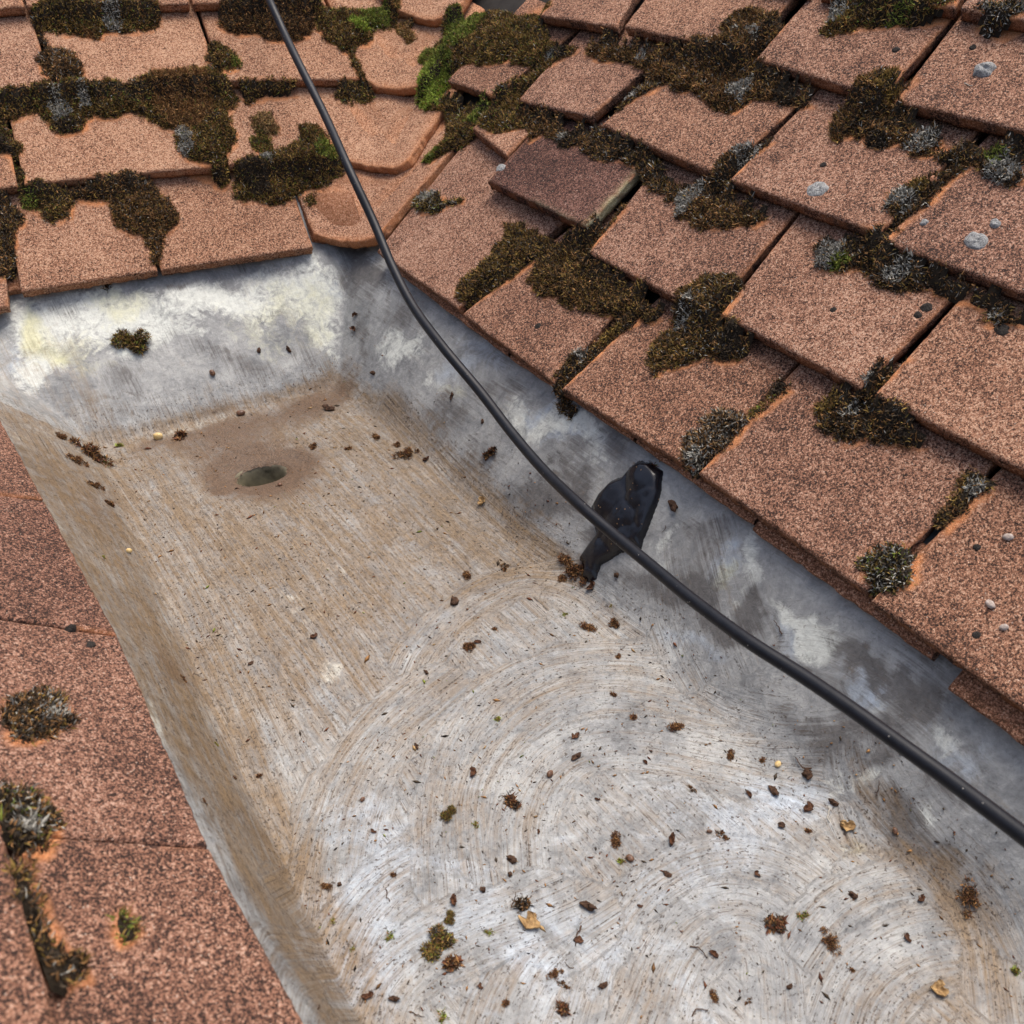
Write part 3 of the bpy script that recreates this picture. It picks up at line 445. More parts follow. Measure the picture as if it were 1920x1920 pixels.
    # brush strokes (photo pixels, width mm)
    ST_ = [(60, [(120, 860), (300, 1180), (480, 1560), (650, 1960)]), (46, [(230, 900), (420, 1200), (600, 1560), (700, 1800)]),
           (48, [(330, 900), (470, 1100), (640, 1330), (760, 1500)]), (48, [(430, 930), (580, 1110), (720, 1300)]), (50, [(560, 920), (700, 1080), (830, 1240)]), (46, [(660, 820), (850, 1010), (980, 1130)]), (40, [(740, 760), (930, 960), (1060, 1060)]),
           (44, [(780, 1240), (860, 1150), (980, 1090), (1090, 1110), (1180, 1180)]), (60, [(610, 1690), (650, 1500), (720, 1380), (820, 1290)]), (60, [(560, 1920), (700, 1720), (850, 1620), (960, 1550)]),
           (56, [(850, 1640), (850, 1500), (880, 1390), (950, 1310), (1060, 1260), (1200, 1255), (1330, 1290)]), (52, [(930, 1600), (930, 1470), (980, 1390), (1070, 1330), (1200, 1320), (1330, 1350)]), (54, [(980, 1580), (1010, 1470), (1080, 1410), (1190, 1390), (1330, 1420), (1500, 1450), (1620, 1520)]),
           (60, [(1150, 1900), (1190, 1780), (1260, 1690), (1370, 1640), (1470, 1660), (1540, 1740), (1560, 1850), (1560, 1960)]), (50, [(1230, 1900), (1270, 1800), (1340, 1730), (1420, 1730), (1470, 1800), (1480, 1920)]),
           (50, [(940, 1920), (1000, 1800), (1090, 1720)]), (50, [(700, 1920), (780, 1800), (900, 1740), (1010, 1700)]), (44, [(1540, 1760), (1640, 1680), (1760, 1660), (1860, 1700)]), (50, [(1600, 1900), (1680, 1800), (1800, 1770), (1920, 1800)]),
           (40, [(1620, 1380), (1650, 1460), (1720, 1540), (1800, 1630), (1850, 1730), (1870, 1860)]), (30, [(1700, 1460), (1780, 1560), (1860, 1640), (1920, 1740)]), (40, [(1330, 1270), (1450, 1310), (1570, 1310), (1680, 1260)]), (40, [(1380, 1210), (1490, 1190), (1600, 1220), (1740, 1320)]),
           (36, [(1240, 1050), (1260, 1150), (1300, 1250)]), (36, [(1340, 1010), (1370, 1120), (1400, 1200)])]
    S = X.copy(); T = Y.copy(); IDV = np.floor(noise(P, 55, 77) * 6); MK = .30 + .25 * fbm(P, 50, 78)
    for k, (wd, pts) in enumerate(ST_):
        G = np.array([on(a, b, 'G')[:2] for a, b in pts])
        # resample smoothly
        t = np.linspace(0, len(G) - 1, 60); tt = np.arange(len(G))
        if len(G) > 2:
            co = np.linspace(0, 1, len(G)); deg = min(len(G) - 1, 5)
            G = np.stack([np.polyval(np.polyfit(co, G[:, c], deg), np.linspace(0, 1, 60)) for c in (0, 1)], 1)
        else: G = np.stack([np.interp(t, tt, G[:, 0]), np.interp(t, tt, G[:, 1])], 1)
        L = np.concatenate([[0], np.cumsum(np.hypot(*np.diff(G, axis=0).T))])
        sel = np.where(box_in((G[:, 0].min(), G[:, 1].min(), G[:, 0].max(), G[:, 1].max()), P, wd))[0]
        p = P[sel]; bd = np.full(len(p), 1e9); bs = np.zeros(len(p)); bt = np.zeros(len(p))
        for i in range(len(G) - 1):
            e = G[i + 1] - G[i]; le = np.hypot(*e); e = e / le; q = p - G[i]
            t_ = np.clip(q @ e, 0, le); sd = q[:, 0] * -e[1] + q[:, 1] * e[0]; dd = np.hypot(*(q - t_[:, None] * e).T)
            m_ = dd < bd; bd[m_] = dd[m_]; bs[m_] = sd[m_]; bt[m_] = L[i] + t_[m_]
        edge = wd / 2 * (.82 + .36 * noise(np.stack([bt / 18, bs * 0 + k * 3.7], -1), 1, 5))
        m_ = bd < edge
        S[sel[m_]] = bs[m_]; T[sel[m_]] = bt[m_]; IDV[sel[m_]] = k + 10
        MK[sel[m_]] = np.maximum(.35, np.minimum(1.0, (edge[m_] - bd[m_]) / 7) * (.75 + .35 * noise(np.stack([bt[m_] / 60, bs[m_] / 30], -1), 1, 9)))
    wallm = sstep(-98, -70, Z); MK = MK * (1 - .8 * wallm * ((X > -120) | (Y > yfar(X))))
    ch['brown'] *= 1 - .8 * sstep(-94, -62, Z) * (X > -100) * (Y < yfar(X)); ch['brown'] *= 1 - .62 * sstep(-108, -96, Z) * (Y > yfar(X) - 26)
    at = {'stain': np.clip(np.stack([ch['brown'], ch['soot'], ch['white']], 1), 0, 1), 'patina': np.clip(np.stack([ch['yellow'], ch['blue'], ch['rust']], 1), 0, 1), 'stroke': np.stack([S, T, IDV], 1), 'scrub': np.clip(MK, 0, 1)}
    me = make_mesh('lead_lining', np.stack([X, Y, Z], 1), quads=Q, mat=ML, attrs=at)
    return me
def yfar(X): return 305 - (X + 72) * 32 / 259 + 20
gut = link('lead_gutter', None, label='grey lead lined box gutter stained brown, swept with brush marks, between the tiled pitches', cat='gutter')
lining = link('lining', build_gutter(), gut)
# outlet pipe under the hole
def tube(pts, rad, n=16, name='tube', mat=None, cap=True, smooth=True):
    pts = np.asarray(pts, float); rad = np.broadcast_to(np.asarray(rad, float), (len(pts),)); V = []
    tg = np.gradient(pts, axis=0); tg /= np.linalg.norm(tg, axis=1, keepdims=True)
    up = np.array([0, 0, 1.]) if abs(tg[0][2]) < .9 else np.array([1., 0, 0])
    for i in range(len(pts)):
        a = np.cross(tg[i], up); a /= np.linalg.norm(a); b = np.cross(a, tg[i]); up = b
        for k in range(n):
            th = 2 * math.pi * k / n; V.append(pts[i] + rad[i] * (a * math.cos(th) + b * math.sin(th)))
    Fc = [[i * n + k, i * n + (k + 1) % n, (i + 1) * n + (k + 1) % n, (i + 1) * n + k] for i in range(len(pts) - 1) for k in range(n)]
    if cap: Fc += [list(range(n))[::-1], [(len(pts) - 1) * n + k for k in range(n)]]
    return make_mesh(name, V, faces=Fc, mat=mat, smooth=smooth)
dz = float(gutter(np.float64(DRAIN[0]), np.float64(DRAIN[1])))
prof = [(26.5, 1.2), (24.6, -.6), (23.6, -5), (23.0, -14), (22.6, -40), (22.6, -120), (0.5, -121)]
# the throat narrows where silt has caked on
Vp = [(DRAIN[0] + r * (math.cos(a) * DV[1] + .70 * math.sin(a) * DV[0]), DRAIN[1] + r * (-math.cos(a) * DV[0] + .70 * math.sin(a) * DV[1]), dz - 3.5 + h + .8 * math.sin(3 * a)) for r, h in prof for a in np.linspace(0, 2 * math.pi, 40, endpoint=False)]
Fp = [[i * 40 + k, (i + 1) * 40 + k, (i + 1) * 40 + (k + 1) % 40, i * 40 + (k + 1) % 40] for i in range(len(prof) - 1) for k in range(40)]
link('outlet_pipe', make_mesh('outlet_pipe', Vp, faces=Fp, mat=M_PIPE), gut, label='round open drain outlet with pale metal throat in the stained sump')

# ------------------------------------------------------------------ roof decks
def deck(name, surf, x0, x1, y0, y1, off, label, cond=None):
    xs = np.linspace(x0, x1, 60); ys = np.linspace(y0, y1, 60); X, Y = np.meshgrid(xs, ys); X = X.ravel(); Y = Y.ravel()
    Z = surf(X, Y) + off; I = np.arange(3600).reshape(60, 60)
    Q = np.stack([I[:-1, :-1], I[:-1, 1:], I[1:, 1:], I[1:, :-1]], -1).reshape(-1, 4)
    if cond is not None: Q = Q[cond(X[Q].mean(1), Y[Q].mean(1))]
    o = link(name, make_mesh(name, np.stack([X, Y, Z], 1), quads=Q, mat=MD), kind='structure')
    o['label'] = label; return o
in_a = lambda x, y: (z_a(x, y) >= z_b(x, y)) & ((x - A_E[0]) * A_N[0] + (y - A_E[1]) * A_N[1] > 14)
in_b = lambda x, y: (z_a(x, y) < z_b(x, y)) & (x > 16)
ROOF = {'A': deck('roof_slope', z_ab, -900, 700, 380, 1300, -30, 'back roof pitch of weathered red brown tiles beyond the gutter end', in_a),
        'B': deck('roof_slope', z_ab, 0, 900, -900, 1200, -30, 'right roof pitch of large red brown tiles beside the gutter', in_b),
        'C': deck('roof_slope', z_c, -1100, -455, -1000, 600, -30, 'near left roof pitch of dark red tiles at the gutter edge')}

# ------------------------------------------------------------------ tiles
# pitch, bottom polyline (far/left to near/right), top polyline, options
TILES = [
 # right pitch, eaves course upwards
 ('B', [(706,470),(858,578)], [(893,238),(1052,418)], {}),
 ('B', [(866,588),(1037,716)], [(1060,432),(1178,560)], {}),
 ('B', [(1053,728),(1299,880)], [(1215,575),(1468,705)], {}),
 ('B', [(1310,885),(1624,1108)], [(1484,697),(1860,872)], {}),
 ('B', [(1634,1126),(2000,1385)], [(1874,880),(2290,1130)], {}),
 ('B', [(885,238),(950,290)], [(960,190),(1010,232)], {'dark': -.02}),
 ('B', [(914,338),(1098,423)], [(1018,226),(1212,303)], {'dark': .16, 'pale': 1, 'lift': 5}),
 ('B', [(1101,472),(1328,588)], [(1218,326),(1490,400)], {}),
 ('B', [(1351,588),(1613,726)], [(1498,401),(1812,532)], {}),
 ('B', [(1640,738),(1985,915)], [(1822,534),(2160,670)], {}),
 ('B', [(838,150),(925,180)], [(950,35),(1052,78)], {'dark': .12}),
 ('B', [(970,187),(1106,217)], [(1082,62),(1222,118)], {}),
 ('B', [(1128,233),(1348,328)], [(1240,128),(1518,176)], {}),
 ('B', [(1368,336),(1648,436)], [(1526,174),(1812,268)], {}),
 ('B', [(1656,450),(1965,565)], [(1832,273),(2130,385)], {}),
 ('B', [(1012,28),(1156,50)], [(1090,-90),(1225,-75)], {}),
 ('B', [(1170,48),(1396,97)], [(1262,-70),(1505,-25)], {}),
 ('B', [(1418,108),(1652,180)], [(1536,-28),(1798,18)], {}),
 ('B', [(1678,188),(1990,260)], [(1806,20),(2110,75)], {}),
 ('B', [(1250,-72),(1518,-20)], [(1330,-170),(1600,-140)], {}),
 ('B', [(1535,-16),(1790,12)], [(1640,-150),(1880,-130)], {}),
 ('B', [(1800,14),(2100,72)], [(1900,-128),(2190,-60)], {}),
 # back pitch
 ('A', [(-270,640),(15,574)], [(-260,420),(2,378)], {}),
 ('A', [(40,546),(295,507)], [(6,374),(240,334)], {}),
 ('A', [(302,506),(587,463)], [(247,333),(540,340)], {}),
 ('A', [(-240,395),(31,348)], [(-270,215),(4,193)], {}),
 ('A', [(46,344),(421,310)], [(11,192),(381,164)], {}),
 ('A', [(429,308),(638,302)], [(389,164),(582,152)], {}),
 ('A', [(-210,195),(100,160)], [(-240,40),(52,17)], {'dark': -.08}),
 ('A', [(110,159),(412,151)], [(60,17),(365,14)], {'dark': -.06}),
 ('A', [(420,151),(682,148)], [(372,14),(612,8)], {}),
 ('A', [(-250,30),(45,12)], [(-260,-110),(10,-110)], {}),
 ('A', [(50,11),(188,9)], [(20,-110),(160,-112)], {}),
 ('A', [(193,9),(355,6)], [(166,-112),(320,-112)], {}),
 ('A', [(362,6),(600,0)], [(330,-112),(560,-116)], {}),
 # dished valley tiles
 ('A', [(589,438),(620,449),(660,453),(695,449),(716,432),(718,428)], [(546,336),(620,320),(700,305),(790,285),(860,255),(889,232)], {'rough': 2.2, 'valley': 1}),
 ('A', [(646,298),(665,306),(700,314),(740,316),(755,308),(762,300)], [(586,153),(640,158),(700,160),(770,165),(820,178),(842,188)], {'rough': 2.6, 'valley': 1, 'dark': -.1}),
 ('A', [(691,153),(712,163),(740,167),(780,164),(798,156),(806,150)], [(620,10),(680,5),(740,15),(800,20),(850,40),(880,52)], {'rough': 2.6, 'valley': 1, 'dark': -.1}),
 ('A', [(735,15),(760,25),(792,38),(820,37),(845,26),(860,15)], [(640,-130),(700,-130),(760,-130),(820,-125),(880,-110),(920,-100)], {'rough': 2.6, 'valley': 1, 'dark': -.14}),
 # left pitch
 ('C', [(-6,772),(82,934)], [(-150,770),(-104,912)], {'dark': .12, 'flush': 1}),
 ('C', [(84,938),(220,1188)], [(-103,915),(-38,1150)], {'dark': .13, 'flush': 1}),
 ('C', [(222,1191),(391,1583)], [(-36,1154),(14,1557)], {'dark': .12, 'flush': 1}),
 ('C', [(394,1588),(650,2060)], [(21,1563),(150,2075)], {'dark': .13}),
 ('C', [(-160,1060),(-8,1515)], [(-420,1060),(-330,1520)], {'dark': .1}),
 ('C', [(-5,1522),(160,2110)], [(-325,1530),(-250,2110)], {'dark': .1}),
]
HB, HT, THK = 15., 0., 11.5
BV, BF = [], []
tile_specs = []
for s, bot, top, op in TILES:
    lift = op.get('lift', 0)
    B3 = np.array([on(x, y, s, HB + lift) for x, y in bot]); T3 = np.array([on(x, y, s, HT + lift * .3) for x, y in top])
    n = 24
    def rs(G):
        t = np.concatenate([[0], np.cumsum(np.linalg.norm(np.diff(G, axis=0), axis=1))]); t /= t[-1]
        return np.stack([np.interp(np.linspace(0, 1, n), t, G[:, c]) for c in range(3)], 1)
    Bn, Tn = (rs(B3), rs(T3)) if op.get('valley') else (np.linspace(B3[0], B3[-1], n), np.linspace(T3[0], T3[-1], n))
    if op.get('valley'):
        for _ in range(3): Bn[1:-1] = (Bn[:-2] + 2 * Bn[1:-1] + Bn[2:]) / 4
    tile_specs.append((s, Bn, Tn, op))
    o = len(BV); Tx = Bn + (Tn - Bn) * 1.35
    for i in range(n): BV.append(Bn[i]); BV.append(Tx[i])
    for i in range(n - 1): BF.append([o + 2 * i, o + 2 * i + 2, o + 2 * i + 3, o + 2 * i + 1])
BVH = BVHTree.FromPolygons([Vector(v) for v in BV], BF)

def halo_at(P, s):
    h = np.zeros(len(P)); lo = P.min(0) - 14; hi = P.max(0) + 14
    for (ms, *_), pl in zip(MOSS, MP):
        if (ms == 'C') != (s == 'C'): continue
        if (pl.max(0) < lo).any() or (pl.min(0) > hi).any(): continue
        sh = np.array([-.6, -4.2]) if ms != 'C' else np.array([.4, -3.0])
        q = P + 5.0 * (np.stack([noise(P, 9, 91), noise(P, 9, 92)], 1) - .5)
        d = poly_sd(q, pl + sh)
        amp = np.clip(.45 + 1.5 * (noise(P, 26, 93) - .25), 0, 1)
        h = np.maximum(h, sstep(-2.2, 1.2, d) * amp)
        h = np.maximum(h, .4 * sstep(-3., 1., poly_sd(q, pl)) * amp)
    return h
for ti, (s, Bn, Tn, op) in enumerate(tile_specs):
    Wd = np.linalg.norm(Bn[-1] - Bn[0]); Lg = np.linalg.norm((Tn - Bn).mean(0)); EXT = 1.38
    def axis(L, step):
        e = np.array([0, .5, 1.3, 2.6]); mid = np.linspace(5, L - 5, max(3, int((L - 10) / step))); return np.concatenate([e, mid, L - e[::-1]]) / L
    us = axis(Wd, 2.6); vs = np.concatenate([np.array([0, .5, 1.3, 2.6]), np.arange(5, Lg * 1.04, 2.6), [Lg * 1.12, Lg * EXT]]) / Lg
    ui = np.linspace(0, 1, len(Bn))
    bot = np.stack([np.interp(us, ui, Bn[:, c]) for c in range(3)], 1); top = np.stack([np.interp(us, ui, Tn[:, c]) for c in range(3)], 1)
    G = bot[None] + (top - bot)[None] * vs[:, None, None]
    nv, nu = G.shape[:2]
    cu = np.gradient(G, axis=1); cv = np.gradient(G, axis=0); NR = np.cross(cu, cv); NR /= np.linalg.norm(NR, axis=-1, keepdims=True)
    if NR[..., 2].mean() < 0: NR = -NR
    um = us * Wd; vm = vs * Lg
    eu = np.minimum(um, Wd - um)[None, :]; ev = vm[:, None]; ed = np.minimum(eu, ev)
    drop = 1.7 * np.exp(-(ed / 1.0) ** 1.2)
    rough = op.get('rough', .9)
    P3 = G.reshape(-1, 3) + ti * 137.
    surf = (.9 * (noise(P3, 40, 1) - .5) + .5 * (noise(P3, 8, 2) - .5) + .55 * (noise(P3, 3.2, 3) - .5)).reshape(nv, nu)
    # uneven arrises
    din = (rough * 1.5 * (fbm(P3, 14, 5) - .5) + rough * (noise(P3, 4, 6) - .5)).reshape(nv, nu)
    dirv = (top - bot)[None] / Lg; fall = np.exp(-ev / 4.)
    G = G + dirv * (din * fall)[..., None]
    du = np.zeros_like(G); ub = (bot[-1] - bot[0]) / Wd
    G = G + ub * ((din * .7) * (np.exp(-um / 3.)[None, :] - np.exp(-(Wd - um) / 3.)[None, :]))[..., None]
    G = G + NR * (surf - drop)[..., None]
    halo = halo_at(G.reshape(-1, 3)[:, :2], s)
    if op.get('valley'): halo = np.maximum(halo, (np.exp(-ev / 4.) * .8 + .5 * np.exp(-(Wd - um[None, :]) / 5.) * np.ones_like(ev)).ravel())
    # rubbed, paler arris on some edges
    halo = np.maximum(halo, (.45 * np.exp(-np.minimum(eu, ev + 2) / 1.6) * (noise(P3, 20, 8).reshape(nv, nu) > .45)).ravel())
    # side walls
    ring = [(0, j) for j in range(nu)] + [(i, nu - 1) for i in range(1, nv)] + [(nv - 1, j) for j in range(nu - 2, -1, -1)] + [(i, 0) for i in range(nv - 2, 0, -1)]
    V = G.reshape(-1, 3).tolist(); I = np.arange(nv * nu).reshape(nv, nu)
    Fq = np.stack([I[:-1, :-1], I[:-1, 1:], I[1:, 1:], I[1:, :-1]], -1).reshape(-1, 4).tolist()
    ri = [int(I[a]) for a in ring]; rn = np.array([NR[a] for a in ring]); rp = np.array([G[a] for a in ring])
    levels = [3.5, 7.5, THK]
    prev = ri; NT = [halo]; PL = [np.zeros(nv * nu)]
    inward = G.reshape(-1, 3).mean(0) - rp; inward /= np.linalg.norm(inward, axis=1, keepdims=True)
    for li, dth in enumerate(levels):
        o = len(V); jit = (noise(rp + dth * 3, 4, 12) - .5) * (1.4 + rough * .6)
        Vn = rp - rn * (dth - 1.5) + inward * (jit + .5 * li * .4)[:, None]
        V += Vn.tolist(); cur = list(range(o, o + len(ri)))
        for a in range(len(ri)):
            b_ = (a + 1) % len(ri); Fq.append([prev[a], cur[a], cur[b_], prev[b_]])
        prev = cur; NT.append(.25 * (noise(rp, 9, 14) > .5) + (.55 if op.get('valley') else 0) * np.ones(len(ri))); PL.append(np.array([1.0 if (op.get('pale') and a_[1] == nu - 1) else 0. for a_ in ring]))
    if op.get('pale'):
        PLt = (np.exp(-(Wd - um)[None, :] / 2.2) * np.ones((nv, 1)) + .35 * np.exp(-ev / 2.) * (um[None, :] > Wd * .45)).ravel(); PL[0] = np.clip(PLt, 0, 1)
    c = len(V); V.append((rp - rn * THK).mean(0).tolist())
    for a in range(len(ri)): Fq.append([prev[a], c, prev[(a + 1) % len(ri)]])
    hal = np.concatenate(NT + [[0.]]); pal = np.concatenate(PL + [[0.]])
    rr = np.random.default_rng(ti + 3)
    dk = .5 + {'A': -.17, 'B': .05, 'C': .14}[s] + rr.uniform(-.11, .11) + op.get('dark', 0)
    VA = np.array(V)
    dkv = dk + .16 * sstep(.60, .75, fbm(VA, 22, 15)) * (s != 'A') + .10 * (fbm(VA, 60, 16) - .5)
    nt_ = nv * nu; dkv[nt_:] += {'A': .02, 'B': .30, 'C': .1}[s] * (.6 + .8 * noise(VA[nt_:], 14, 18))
    warm = -.8 if op.get('pale') else {'A': .9, 'B': .35, 'C': .05}[s] + rr.uniform(-.3, .3)
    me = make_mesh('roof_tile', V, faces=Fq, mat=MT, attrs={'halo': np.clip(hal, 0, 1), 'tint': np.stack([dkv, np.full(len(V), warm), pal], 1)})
    o = link('roof_tile', me, ROOF[s])
    if op.get('pale'): o['label'] = 'dark purple tile standing proud with pale yellow crust on its side'
# doubled tiles under the eaves
for k, (p0, p1, pt) in enumerate([*[(a_, b_, 'A') for a_, b_ in [((-60, 572), (150, 536)), ((152, 535), (262, 519)), ((266, 514), (470, 484)), ((474, 483), (584, 465)), ((588, 462), (690, 455))]], *[(a_, b_, 'B') for a_, b_ in [((720, 500), (945, 672)), ((950, 676), (1180, 832)), ((1185, 836), (1405, 990)), ((1410, 992), (1745, 1235)), ((1776, 1291), (2060, 1500))]]]):
    back = (0 if k > 7 else 4) if pt == 'B' else (1 if k == 1 else 7)
    up = np.array([CT, 0, ST]) if pt == 'B' else np.array([A_N[0] * CT, A_N[1] * CT, ST]); nn = np.array([-ST, 0, CT]) if pt == 'B' else np.array([-A_N[0] * ST, -A_N[1] * ST, CT]); n = 40
    a = on(*p0, pt, 2.6) + up * back; b = on(*p1, pt, 2.6) + up * back
    rows = []
    for dv, dh in ((60, -2), (1.5, 0), (0, -1.5), (.3, -6), (.8, -10.5), (60, -12.5)):
        L = np.linspace(a, b, n); rows.append(L + up * dv + nn * dh + (up * ((fbm(L + k * 50, 9, 3) - .5) * 3.)[:, None] if dv < 5 else 0))
    V = np.concatenate(rows); I = np.arange(len(V)).reshape(len(rows), n)
    Q = np.stack([I[:-1, :-1], I[1:, :-1], I[1:, 1:], I[:-1, 1:]], -1).reshape(-1, 4).tolist()
    Q += [[int(I[r, 0]) for r in range(6)], [int(I[r, n - 1]) for r in range(5, -1, -1)]]
    link('under_eaves_tile', make_mesh('under_eaves_tile', V, faces=Q, mat=MT, attrs={'halo': np.full(len(V), .12 if pt == 'B' else .35), 'tint': np.tile([.62 if pt == 'B' else .5, .3, 0], (len(V), 1))}), ROOF[pt])

# ------------------------------------------------------------------ moss
def surf_z(P, s):
    z = np.empty(len(P)); f = SURF[s](P[:, 0], P[:, 1]); 
    if s == 'G': return f
    for i, (x, y) in enumerate(P):
        hit = BVH.ray_cast(Vector((x, y, f[i] + 60)), Vector((0, 0, -1)), 90)
        z[i] = hit[0].z if hit[0] else f[i] + 4
    return z
def blades(root, nrm, out, ln, wd, col, rg, splay=.75):
    n = len(root); d = nrm * rg.uniform(.35, 1., (n, 1)) + rg.normal(0, splay, (n, 3)) + out * .45
    d /= np.linalg.norm(d, axis=1, keepdims=True)
    side = np.cross(d, rg.normal(0, 1, (n, 3))); side /= np.linalg.norm(side, axis=1, keepdims=True) + 1e-9
    curl = rg.normal(0, .55, (n, 3)); L = ln * rg.uniform(.6, 1.35, (n, 1)); Wd_ = wd * rg.uniform(.7, 1.3, (n, 1))
    m = root + d * L * .55; t = root + (d + curl * .6) * L
    V = np.stack([root - side * Wd_, root + side * Wd_, m + side * Wd_ * .9 + curl * L * .1, m - side * Wd_ * .9 + curl * L * .1, t], 1)
    b = np.arange(n)[:, None] * 5
    T = np.concatenate([b + [0, 1, 2], b + [0, 2, 3], b + [3, 2, 4]])
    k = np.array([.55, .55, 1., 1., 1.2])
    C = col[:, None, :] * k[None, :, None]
    return V.reshape(-1, 3), T, C.reshape(-1, 3)
def pick(w, n, rg, ov=None):
    names = list(w); pr = np.array([w[k] for k in names]); ch = rg.choice(len(names), n, p=pr / pr.sum())
    lo = np.array([PAL[k][0] for k in names])[ch]; hi = np.array([PAL[k][1] for k in names])[ch]
    return lo + (hi - lo) * rg.uniform(0, 1, (n, 1))
def moss(i, s, pts, hmax, palw, spots, label, poly, name='moss', cat='moss', group='moss growing on the tiled pitches', dens=1.55, ln=3.3, wd=.43):
    rg = np.random.default_rng(100 + i)
    lo, hi = poly.min(0), poly.max(0); ar = np.prod(hi - lo)
    bx = 2.2; gx = np.arange(lo[0] - bx, hi[0] + bx * 2, bx); gy = np.arange(lo[1] - bx, hi[1] + bx * 2, bx)
    GX, GY = np.meshgrid(gx, gy); GP = np.stack([GX.ravel(), GY.ravel()], 1)
    sdw = lambda P: poly_sd(P + 3.2 * (np.stack([noise(P, 6, 41), noise(P, 6, 42)], 1) - .5) * 2, poly)
    d = sdw(GP); zz = surf_z(GP, s)
    nr = nrm_of(s, GP[:, 0], GP[:, 1])
    def dome(P, d): return hmax * (1 - np.exp(-np.clip(d, 0, 99) / (hmax * .55))) * (.35 + 1.1 * fbm(P, 12, 43 + i % 5))
    # smooth the ground a little so the moss bridges tile steps
    Zg = zz.reshape(GX.shape).copy()
    for _ in range(9):
        Pd = np.pad(Zg, 1, mode='edge'); Zs = (Pd[:-2, 1:-1] + Pd[2:, 1:-1] + Pd[1:-1, :-2] + Pd[1:-1, 2:] + 2 * Zg) / 6; Zg = np.maximum(Zs, zz.reshape(GX.shape))
    zs = Zg.ravel()
    h = dome(GP, d)
    Vb = np.concatenate([GP, zs[:, None]], 1) + nr * (h * .72 - np.where(d < 0, 3., .9))[:, None]
    I = np.arange(len(GP)).reshape(GX.shape); Q = np.stack([I[:-1, :-1], I[:-1, 1:], I[1:, 1:], I[1:, :-1]], -1).reshape(-1, 4)
    Q = Q[(d[Q].max(1) > 0)]
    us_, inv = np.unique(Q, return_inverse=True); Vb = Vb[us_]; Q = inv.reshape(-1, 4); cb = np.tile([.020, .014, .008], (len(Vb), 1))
    # fibres
    n = int(ar * dens / CT * 1.0); P = rg.uniform(lo - 2, hi + 2, (n, 2)); dd = sdw(P); kp = dd > -1.0; P = P[kp]; dd = dd[kp]
    from_grid = lambda A, P: A[np.clip(((P[:, 1] - gy[0]) / bx + .5).astype(int), 0, len(gy) - 1), np.clip(((P[:, 0] - gx[0]) / bx + .5).astype(int), 0, len(gx) - 1)]
    def bil(A, P):
        fx = np.clip((P[:, 0] - gx[0]) / bx, 0, len(gx) - 1.001); fy = np.clip((P[:, 1] - gy[0]) / bx, 0, len(gy) - 1.001); i0 = fx.astype(int); j0 = fy.astype(int); u = fx - i0; v = fy - j0
        return (A[j0, i0] * (1 - u) + A[j0, i0 + 1] * u) * (1 - v) + (A[j0 + 1, i0] * (1 - u) + A[j0 + 1, i0 + 1] * u) * v
    zf = bil(zs.reshape(GX.shape), P); nn = nrm_of(s, P[:, 0], P[:, 1]); hf = dome(P, dd)
    e = 1.5; gxd = sdw(P + [e, 0]) - sdw(P - [e, 0]); gyd = sdw(P + [0, e]) - sdw(P - [0, e])
    out = -np.stack([gxd, gyd, 0 * gxd], 1) / (2 * e); out *= np.exp(-np.clip(dd, 0, 99) / 5.)[:, None]
    root = np.concatenate([P, zf[:, None]], 1) + nn * (hf * .72 - .3)[:, None]
    col = pick(palw, len(P), rg)
    tone = .45 + 1.1 * fbm(P, 8, 47); col = col * tone[:, None]
    for sx, sy, sr, pn in spots:
        c = on(sx, sy, s, 14)[:2]; rr = np.linalg.norm(on(sx + sr, sy, s, 14)[:2] - on(sx - sr, sy, s, 14)[:2]) / 2 * .95
        m_ = (np.hypot(*(P - c).T) + 4 * (noise(P, 6, 49) - .5) * 2 < rr) & (rg.uniform(0, 1, len(P)) < .8)
        col[m_] = pick({pn: 1}, int(m_.sum()), rg)
    LN = np.full((len(P), 1), ln)
    Vf, Tf, Cf = blades(root, nn, out, LN, wd, col, rg)
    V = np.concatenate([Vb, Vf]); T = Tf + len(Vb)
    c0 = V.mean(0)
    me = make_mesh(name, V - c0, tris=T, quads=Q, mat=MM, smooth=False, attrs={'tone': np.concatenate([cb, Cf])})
    o = link(name, me, label=label, cat=cat, group=group); o.location = c0 * .001
    return o
for i, (m_, pl) in enumerate(zip(MOSS, MP)):
    s, pts, hm, pw, sp, lab = m_
    moss(i, s, pts, hm, pw, sp, lab, pl)

